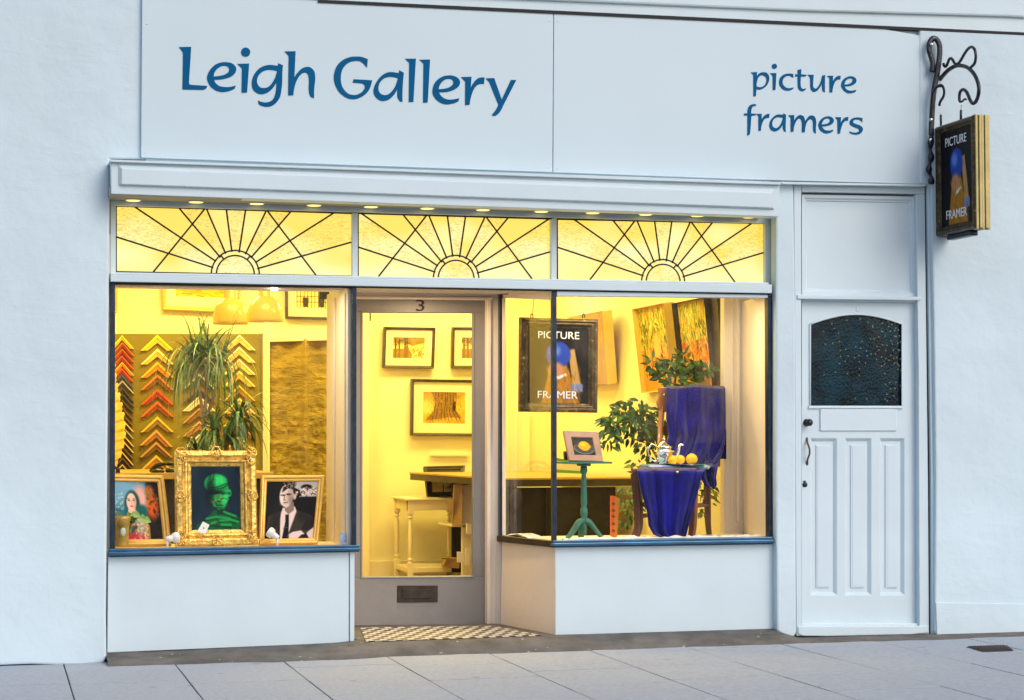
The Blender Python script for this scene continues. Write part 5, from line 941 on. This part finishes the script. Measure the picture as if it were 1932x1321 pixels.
# pedestal table and lemon picture
yp = .20
t = thing('pedestal_table', 'small green painted pedestal table with tripod foot carrying the lemon picture', 'table', V3((W(1101, 1000, yp).x, yp, .54))); pc = W(1101.5, 871, yp)
g = G(); g.box(pc.x-.142, pc.x+.152, yp-.09, yp+.11, pc.z-.012, pc.z); g.box(pc.x-.030, pc.x+.030, yp-.05, yp+.05, pc.z-.026, pc.z-.012); g.obj('tabletop', M['green'], t, bevel=.003)
h0 = .57; H_ = pc.z-.026-h0; g = G(); g.lathe((pc.x, yp, h0), [(.012, 0), (.016, .01), (.018, .06), (.021, .09), (.016, .10), (.023, .13), (.021, .16), (.014, .165), (.020, .19), (.018, .26), (.016, .32), (.014, H_-.05), (.022, H_-.03), (.019, H_)], 18); g.obj('column', M['green'], t)
for ang in (200, 335, 90):
    a = math.radians(ang); dx, dy = math.cos(a), math.sin(a); g = G()
    pts = [V3((pc.x+dx*r_, yp+dy*r_*.55, z_)) for r_, z_ in ((.008, .655), (.035, .645), (.07, .605), (.105, .565), (.135, .546))]; g.tube(catmull(pts, 5), [.020-.010*k/20 for k in range(21)], 8, flat=((-dy, dx, 0), 1.6)); g.obj('foot', M['green'], t)
c = Cv(60, 50, (48, 52, 50), 2); c.mul(c.noise(4, .7, 1.3)); c.ell(.52, .60, .50, .30, (70, 74, 72), .1); c.line([(.06, .62), (.2, .82), (.5, .93), (.8, .87), (.96, .72)], .012, (150, 150, 140)); c.line([(.1, .42), (.05, .6)], .012, (120, 120, 115)); c.ell(.55, .47, .26, .27, (240, 165, 10), .12); c.poly([(.24, .5), (.34, .40), (.36, .58)], (240, 165, 10)); c.ell(.50, .38, .12, .1, (250, 195, 50), .9); c.ell(.82, .5, .03, .05, (235, 155, 10), .3)
picture('framed_picture', 'small picture of one lemon in a flat light brown frame, on the green pedestal', 'picture', standing([(1063, 812.5), (1128, 815), (1139, 870.5), (1074, 869)], yp-.04, yp+.05), .042, .02, 'brownframe', c, prof=[(0, -.02), (0, 0), (.002, .002), (.038, .000), (.042, -.004), (.042, -.02)])
g = G(); g.slab([(1066, 852), (1072, 850), (1073, 868), (1067, 868)], yp+.04, yp+.08); g.obj('picture_stand', M['blackplastic'], label='small black stand behind the lemon picture', cat='stand')
g = G(); c4 = [W(1052, 866, 3.1), W(1098, 874, 3.1), W(1096, 891, 3.1), W(1050, 884, 3.1)]; yy = 3.0
t = thing('leaflet_box', 'white and green printed box standing on the desk behind the pedestal', 'box', W(1075, 893, 3.0)); g = G(); g.slab([(1050, 868), (1098, 876), (1097, 893.5), (1050, 890)], 3.0, 3.12); g.obj('panel', M['leaflet'], t); g = G(); g.slab([(1050, 864), (1098, 873), (1098, 877), (1050, 869)], 2.995, 3.12); g.slab([(1050, 886), (1097, 889), (1097, 894), (1050, 892)], 2.99, 3.12); g.obj('green_band', M['label'], t)
t = thing('card_sign', 'orange folded card with dark squares beside the chair leg', 'card', W(1160, 1015, .35)); g = G(); g.slab([(1152, 935), (1160, 936), (1158, 1016), (1152, 1016)], .35, .36); g.obj('front', M['orange'], t); g = G(); g.slab([(1160, 936), (1170, 941), (1164, 1016), (1158, 1016)], .36, .37); g.obj('side', M['orangeside'], t)
g = G()
for y_ in (952, 965, 976, 990, 1003): g.slab([(1155, y_-4), (1160.5, y_-3), (1160, y_+1), (1154.5, y_)], .345, .352)
g.obj('squares', mat('brown_squares', (.2, .08, .03), .6), t)
# chair
t = thing('chair', 'old brown wooden chair draped with blue velvet in the right window', 'chair', V3((W(1270, 1010, .4).x, .4, .54))); SZ = W(1198, 884, .18).z; zf_ = .54
g = G(); s1, s2, s3, s4 = W(1191, 886, .16), W(1313, 884, .16), W(1340, 878, .56), W(1232, 878, .58); sp = [V3((q.x, q.y, SZ)) for q in (s1, s2, s3, s4)]; g.prism([sp[3], sp[2], sp[1], sp[0]], (0, 0, -.03)); g.prism([sp[3]+V3((.02, -.02, -.031)), sp[2]+V3((-.02, -.02, -.031)), sp[1]+V3((-.02, .02, -.031)), sp[0]+V3((.02, .02, -.031))], (0, 0, -.05)); g.obj('seat', M['wood'], t, bevel=.005)
def leg(p0, p1, r0, r1, bow=0, name='leg', m='wood'):
    g = G(); pts = [p0, p0.lerp(p1, .5)+V3((bow, 0, 0)), p0.lerp(p1, .82)+V3((bow*1.2, 0, 0)), p1]; pp = catmull(pts, 5); g.tube(pp, [r0+(r1-r0)*k/(len(pp)-1) for k in range(len(pp))], 4); g.obj(name, M[m], t, bevel=.003)
leg(V3((W(1199, 886, .19).x, .19, SZ-.03)), V3((W(1196, 1014, .17).x, .17, zf_)), .034, .026, .022)
leg(V3((W(1309, 886, .19).x, .19, SZ-.03)), V3((W(1304, 1014, .17).x, .17, zf_)), .032, .024, .006)
leg(V3((W(1334, 880, .56).x, .56, SZ-.03)), V3((W(1338, 1010, .60).x, .60, zf_)), .026, .020, -.004)
leg(V3((W(1243, 880, .58).x, .58, SZ-.03)), V3((W(1243, 1010, .62).x, .62, zf_)), .026, .020, 0)
for a_, b2, y_ in (((1200, 952), (1306, 950), .18), ((1306, 955), (1335, 952), None), ((1202, 975), (1240, 970), None)):
    g = G(); ya, yb = (.18, .18) if y_ else (.19, .58); g.tube([W(*a_, ya), W(*b2, yb)], .014, 6); g.obj('stretcher', M['wood'], t)
for px in (1248, 1357):
    g = G(); g.tube(catmull([W(px-4, 880, .60), W(px-1, 800, .68), W(px+3, 742, .73)], 5), .021, 4); g.obj('back_post', M['woodlight' if px == 1248 else 'wood'], t, bevel=.002)
g = G(); bb = [(1243, 731), (1260, 730), (1300, 729), (1366, 730), (1366, 774), (1300, 776), (1258, 778), (1246, 776), (1241, 766), (1240, 758), (1244, 745)]; g.slab(bb, .69, .715); g.obj('top_rail', M['woodlight'], t, bevel=.004)
g = G(); g.ell(W(1254, 745, .688), .009, .005, .009); g.obj('stud', M['steel'], t); g = G(); g.slab([(1250, 804), (1356, 806), (1356, 818), (1250, 816)], .69, .71); g.obj('cross_rail', M['wood'], t)
# velvet
t = thing('velvet_cloth', 'deep blue velvet cloth draped over the chair back, seat and front', 'cloth', V3((W(1290, 1010, .3).x, .3, .56)))
def drape(rows, nx, fn, name, th=.006):
    P = []
    R_ = []
    for a, b2 in zip(rows[:-1], rows[1:]):
        for k in range(6):
            s_ = k/6; R_.append([a[i]*(1-s_)+b2[i]*s_ for i in range(4)])
    R_.append(list(rows[-1]))
    for i, (xl, xr_, py, yy) in enumerate(R_):
        row = []
        for j in range(nx):
            u = j/(nx-1); row.append(W(xl+(xr_-xl)*u, py+fn(u, i/len(R_))[1], yy-fn(u, i/len(R_))[0]))
        P.append(row)
    g = G(); g.grid(P); return g.obj(name, M['velvet'], t, solid=th)
def f1(u, v): w_ = min(1.6, .25+v*2.2); return ((.022*abs(math.sin(u*8.5+v*2.6+.6*math.sin(u*5)))+.014*math.sin(u*17-v*5+1)+.005*math.sin(u*41+v*6))*w_, 1.5*math.sin(u*9))
drape([(1260, 1364, 733, .76), (1258, 1367, 728, .71), (1257, 1368, 733, .655), (1257, 1369, 790, .62), (1262, 1369, 822, .59), (1256, 1364, 850, .54), (1240, 1350, 876, .47)], 70, f1, 'back_drape')
def f1b(u, v): return (.006*math.sin(u*14), 0)
drape([(1350, 1367, 733, .735), (1352, 1370.5, 800, .70), (1353, 1370, 866, .68)], 14, f1b, 'back_drape')
def f2(u, v): return ((.024*abs(math.sin(u*7+v*1.2+.7*math.sin(u*6)))+.008*math.sin(u*19+v*2))*min(1, v*2.2)+.003*math.sin(u*41), 1.2*math.sin(u*15)*(1-v))
drape([(1240, 1345, 872, .52), (1220, 1345, 878, .36), (1204, 1332, 884, .20), (1202, 1326, 890, .145), (1209, 1318, 925, .14), (1221, 1306, 965, .13), (1224, 1299, 992, .13), (1233, 1295, 1008, .13), (1248, 1292, 1014, .13)], 60, f2, 'front_drape')
def f3(u, v): return (.030*math.sin(u*8+1)+.01*math.sin(u*23+v*5), 2*math.sin(u*7+2))
drape([(1334, 1364, 846, .56), (1332, 1358, 868, .50), (1320, 1354, 882, .40), (1322, 1351, 900, .36), (1330, 1352, 914, .36), (1338, 1348, 921, .37)], 26, f3, 'side_drape')
g = G(); g.ell(W(1278, 891, .12), .008, .005, .008); g.obj('pin', M['steel'], t)
# books, tray, lemons, teapot
yb_ = .30; bk = [(1228, 875.5), (1262, 878), (1262, 886), (1228, 882)]
t = thing('book', 'pale blue and white book lying on the velvet seat under the tray', 'book', W(1250, 885, .25), 'books under the tray'); g = G(); g.slab([(1226, 876), (1286, 880), (1286, 887), (1226, 880)], .24, .40); g.obj('cover', M['sky'], t, bevel=.002); g = G(); g.slab([(1226, 877), (1250, 878), (1250, 884), (1226, 881)], .236, .26); g.obj('spine', M['paper'], t)
t = thing('book', 'teal book with mint end lying on the velvet seat under the lemons', 'book', W(1310, 886, .25), 'books under the tray'); g = G(); g.slab([(1288, 878.5), (1328, 876), (1328, 886), (1288, 887.5)], .23, .38); g.obj('cover', M['teal'], t, bevel=.002); g = G(); g.slab([(1328, 876), (1340, 880), (1338, 885), (1328, 886)], .24, .38); g.obj('spine', M['mint'], t, bevel=.002)
g = G(); pc = W(1288, 876, .31); g.lathe(pc, [(.02, 0), (.10, .0), (.135, .010), (.137, .012), (.10, .003), (0, .003)], 32, axis=(.02, -.10, 1)); g.obj('tray', M['steel'], label='round silver tray holding the lemons and teapot', cat='tray')
for px, py, r_, lab in ((1270, 869, .030, 'lemon nearest the teapot, partly hidden'), (1284, 868, .029, 'middle lemon in the row on the tray'), (1306, 867, .035, 'largest and roundest lemon at the right of the tray')):
    g = G(); p = W(px, py, .27); V = []; g.lathe(p-V3((r_*1.15, 0, 0)), [(.002, 0), (r_*.25, r_*.12), (r_*.75, r_*.5), (r_*.97, r_*1.0), (r_, r_*1.2), (r_*.95, r_*1.5), (r_*.7, r_*1.95), (r_*.22, r_*2.3), (.003, r_*2.42)], 18, axis=(1, .25, .05)); g.obj('lemon', M['lemon'], label=lab, cat='lemon', group='lemons on the silver tray')
t = thing('teapot', 'polished silver teapot with curved handle and spout on the chair seat', 'teapot', W(1253, 877, .33)); p = W(1253, 876, .33); g = G()
g.lathe(p, [(.030, 0), (.034, .004), (.030, .012), (.046, .022), (.052, .05), (.054, .072), (.068, .078), (.069, .081), (.052, .085), (.050, .10)], 32); g.obj('body', M['steel'], t)
g = G(); g.lathe(p+V3((0, 0, .100)), [(.051, 0), (.053, .004), (.042, .012), (.022, .030), (.008, .038), (.005, .042), (.010, .050), (.008, .058), (.002, .060)], 28); g.obj('lid', M['steel'], t)
g = G(); g.tube(catmull([W(1272, 865, .33), W(1276, 862, .33), W(1280, 853, .33), W(1282, 843, .33), W(1285, 839, .33), W(1289, 840, .33)], 5), [.012-.006*k/25 for k in range(26)], 10); g.obj('spout', M['steel'], t)
g = G(); g.tube(catmull([W(1237, 842, .33), W(1231, 838, .33), W(1225, 843, .33), W(1222.5, 852, .33), W(1226, 862, .33), W(1232, 869, .33), W(1239, 870, .33)], 5), .0045, 8); g.obj('handle', M['steel'], t)
# ficus
t = thing('ficus_tree', 'bushy weeping fig with glossy green leaves behind the draped chair', 'plant', V3((W(1262, 1010, 1.0).x, 1.0, -.01))); rr = random.Random(31)
bx = W(1266, 1000, 1.0).x; g = G(); g.lathe((bx, 1.0, -.01), [(.13, 0), (.17, .28), (.18, .29), (.17, .3), (0, .28)], 22); g.obj('pot', M['pot'], t)
g = G(); tips = []
def br(pts, r0, r1): pp = catmull(pts, 6); g.tube(pp, [r0+(r1-r0)*k/(len(pp)-1) for k in range(len(pp))], 7); return pp
main = br([V3((bx, 1.0, .28)), W(1262, 960, 1.0), W(1252, 880, .98), W(1262, 790, .96), W(1275, 710, .95)], .016, .008)
br([W(1256, 900, .99), W(1232, 850, .94), W(1200, 800, .9), W(1170, 775, .86)], .009, .004); br([W(1240, 862, .95), W(1225, 800, .9), W(1205, 765, .88)], .007, .003); br([W(1256, 930, .99), W(1225, 925, .9), W(1190, 920, .86)], .007, .003); br([W(1262, 950, 1.), W(1300, 930, .95), W(1330, 940, .92)], .007, .003); br([W(1262, 780, .96), W(1300, 710, .92), W(1330, 690, .9)], .006, .003); br([W(1268, 740, .96), W(1250, 700, .93), W(1232, 685, .9)], .005, .003)
g.obj('trunk', M['bark'], t)
g = G()
def cluster(cx, cy, rx, ry, y0, y1, n, L0, pal, down=.5, lim=None):
    for _ in range(n):
        a = rr.uniform(0, 6.28); r_ = math.sqrt(rr.random()); px = cx+rx*r_*math.cos(a); py = cy+ry*r_*math.sin(a)
        if lim and not lim(px, py): continue
        q = W(px, py, rr.uniform(y0, y1)); sx = (px-cx)/rx
        leaf(g, q, V3((sx*.9+rr.gauss(0, .55), rr.uniform(-.8, .3), -down+rr.gauss(0, .45))), V3((rr.gauss(0, .4), -1, .7+rr.gauss(0, .3))), L0*rr.uniform(.7, 1.2), L0*.42*rr.uniform(.8, 1.1), rr.choice(pal), .2)
cluster(1196, 800, 62, 30, .78, .98, 190, .068, (0, 0, 0, 1, 1)); cluster(1200, 772, 38, 20, .80, .95, 70, .06, (0, 0, 1)); cluster(1152, 822, 24, 24, .76, .9, 34, .06, (0, 0, 1), .8); cluster(1228, 835, 24, 34, .84, 1.0, 55, .06, (0, 1, 1)); cluster(1160, 790, 26, 10, .8, .9, 26, .055, (0, 1), .6)
cluster(1212, 880, 30, 22, .84, 1.0, 36, .055, (0, 1, 2)); cluster(1196, 940, 32, 26, .84, 1.0, 70, .055, (1, 1, 2, 2)); cluster(1325, 930, 24, 40, .86, 1.0, 60, .055, (0, 1, 2)); cluster(1240, 930, 24, 34, .9, 1.0, 40, .055, (1, 2, 2)); cluster(1185, 975, 14, 18, .86, .95, 16, .05, (2, 1), .9)
cluster(1280, 703, 44, 26, .80, 1.0, 120, .070, (0, 0, 1), .1); cluster(1245, 688, 26, 14, .8, .95, 36, .066, (0, 0, 1), .2); cluster(1322, 690, 24, 13, .8, .95, 34, .066, (0, 0, 1), .2); cluster(1287, 672, 12, 12, .85, .95, 12, .06, (0, 1), -.4)
g.obj('foliage', [M['leaf'], mat('mid_leaf', (.07, .18, .025), .35, var=(18, .5)), mat('yellow_green_leaf', (.28, .34, .05), .4, var=(18, .3))], t)
# crumpled lining paper along the window bottom
for x0, x1_, yy, z0, lab in ((2.64, 3.92, .06, .54, 'crumpled cream lining along the foot of the right window'), (2.50, 2.60, .30, .54, 'crumpled cream lining in the splayed side window')):
    g = G(); P = []; rr = random.Random(int(x0*10)); nn2 = 60
    for i in range(5):
        P.append([V3((x0+(x1_-x0)*k/nn2 + (-.055 if x0 < 2.6 else 0)*(i/4), yy+(.05 if x0 > 2.6 else .35)*i/4*1.2, z0+.004+(.022*math.sin(math.pi*i/4)*(0.4+rr.random()*.8)))) for k in range(nn2+1)])
    g.grid(P); g.obj('lining_paper', M['paper'], label=lab, cat='paper')
# ---- hanging street sign on its iron bracket
XS = 5.0; t = thing('sign_bracket', 'black wrought iron bracket with scrolls fixed to the wall by the fascia end', 'bracket', V3((XS, -.1, 2.7)))
def wallp(px, py): return W(px, py, -.115)
g = G(); bar = [(1757, 348), (1757, 335), (1753, 322), (1754, 310), (1757, 296), (1755, 280), (1757, 262), (1757, 246), (1758, 225), (1759, 205), (1761, 180), (1764, 160), (1768, 140), (1771, 120), (1773, 100), (1772, 84), (1766, 74), (1759, 74), (1754, 82), (1753, 95), (1757, 108), (1760, 122), (1758, 136)]
pp = catmull([W(x, y, -.13) for x, y in bar], 4); g.tube(pp, [.0165+(.006*math.sin(k*.9) if k < 26 else .002) for k in range(len(pp))], 8, flat=((0, 1, 0), .55)); g.obj('back_bar', M['iron'], t)
g = G(); sc = [(1758, 240), (1757, 220), (1757, 195), (1760, 175), (1768, 164), (1777, 162), (1781, 170), (1780, 182), (1774, 192), (1772, 200)]; ys_ = [-.12, -.13, -.14, -.16, -.18, -.2, -.21, -.2, -.18, -.17]; pp = catmull([XP(x, y, XS-.02) if False else W(x, y, b2) for (x, y), b2 in zip(sc, ys_)], 4); g.tube(pp, .011, 8, flat=((1, 0, 0), .6)); g.obj('scroll', M['iron'], t)
def xc(pts): return [XP(x, y, XS+.03) for x, y in pts]
g = G(); pp = catmull(xc([(1768, 158), (1778, 144), (1790, 132), (1802, 125), (1813, 124), (1826, 128), (1838, 140), (1846, 160), (1846, 178), (1841, 192), (1835, 195), (1830, 188), (1824, 174), (1817, 169), (1811, 175), (1810, 188), (1812, 192)]), 5); g.tube(pp, [.014-.005*k/len(pp) for k in range(len(pp))], 8); g.obj('scroll', M['iron'], t)
g = G(); pp = catmull(xc([(1780, 120), (1782, 125), (1786, 124), (1791, 112), (1796, 111), (1801, 119), (1806, 121), (1812, 115), (1822, 98), (1831, 89), (1838, 92), (1841, 105), (1839, 119), (1832, 127)]), 5); g.tube(pp, .009, 8); g.obj('scroll', M['iron'], t)
g = G(); pp = catmull(xc([(1812, 192), (1815, 192), (1820, 187), (1823, 188)]), 4); g.tube(pp, .006, 6); g.obj('hook', M['iron'], t)
for (x, y) in ((1758, 84), (1757, 226), (1756, 264)):
    g = G(); g.ell(W(x, y, -.15), .011, .008, .011); g.obj('bolt', M['steel'], t)
c4 = [XP(1764, 237, XS), XP(1838, 221, XS), XP(1842, 435, XS), XP(1767, 443, XS)]
nx_ = V3((-1, 0, 0)); zt2 = (c4[0].z+c4[1].z)/2; zb2 = (c4[2].z+c4[3].z)/2
c4 = [V3((XS, c4[0].y, zt2)), V3((XS, c4[1].y, zt2)), V3((XS, c4[2].y, zb2)), V3((XS, c4[3].y, zb2))]
def picture2(name, label, cat, c4, n, fw, ft, C_):
    base = (c4[2]+c4[3])/2; t = thing(name, label, cat, base); g = G()
    ring(g, c4, n, [(0, -ft), (0, .0), (.010, .012), (.024, .010), (.036, -.002), (.044, .004), (fw, -.012), (fw, -ft)]); g.obj('frame', M['darkgold'], t, bevel=.002)
    inn = inset(c4, fw); paint_mesh('print', C_, inn, M['print'], t, -.010, n); gb = G(); gb.prism([p-n*.016 for p in inset(c4, fw*.6)], n*-(ft-.02)); gb.obj('backing', M['blackframe'], t); return t, inn
t, inn = picture2('hanging_sign', 'double-sided picture framer sign in a deep gold edged frame outside on the wall', 'sign', c4, nx_, .055, .085, vase_stand_in())
sign_text(t, inn, nx_, -.008)
g = G(); ye = c4[1].y
for k in range(5):
    xa = XS+.002+k*.0185; dd = (.0, .010, .004, .012, .002)[k]; g.box(xa, xa+.0165, ye-.012-dd, ye+.03, zb2-.004+(k % 2)*.006, zt2+.004-(k % 2)*.004)
g.obj('edge_moulding', M['palegold'], t, bevel=.003)
for px, y0, y1 in ((1775, 217, 238), (1813, 208, 228)):
    g = G(); p = XP(px, y1, XS+.03); q = XP(px, y0, XS+.03); g.tube([p, q], .008, 8); g.obj('hanging_post', M['iron'], t)
    g = G(); r2 = XP(px-1 if px < 1800 else px+2, y0-17, XS+.03); g.tube([q, r2], .0025, 6); g.obj('link', M['steel'], t)
g = G(); g.box(XS+.02, XS+.07, c4[1].y+.1, c4[0].y-.1, zb2-.03, zb2); g.obj('bottom_block', M['darkmetal'], t, bevel=.006)
# ---- fairy lights behind the side door glass
t = thing('fairy_light_curtain', 'curtain of tiny fairy lights behind the dark arched glass of the side door', 'lights', W(1620, 767, .10)); rr = random.Random(6); n = 0; g = G(); strings = [1540, 1556, 1572, 1586, 1598, 1611, 1624, 1634, 1643, 1651, 1660, 1668, 1677, 1685, 1692, 1698]
for x in strings: g.tube([W(x, 606, .09), W(x, 764, .09)], .0008, 4)
g.obj('wire', M['iron'], t)
base_me = None; pts = []
for x in strings:
    dens = .25+.75*max(0, (x-1540)/158)
    y = 604+rr.uniform(0, 10)
    while y < 760:
        if rr.random() < dens*(.95 if y < 710 else .35): pts.append((x+rr.uniform(-4, 4), y+rr.uniform(-3, 3)))
        y += rr.uniform(11, 15)
pts = pts[:99]
for i, (x, y) in enumerate(pts):
    p = W(x, y, .085)
    if base_me is None:
        g = G(); r_ = .0048; g.ell(p, r_, r_, r_, n=8, m=6); o = g.obj('bulb', M['bulb'], t); base_me = o; bp = p
    else:
        o = base_me.copy(); COL.objects.link(o); o.parent = t; o.location = p-bp; o.scale = (1, 1, 1)
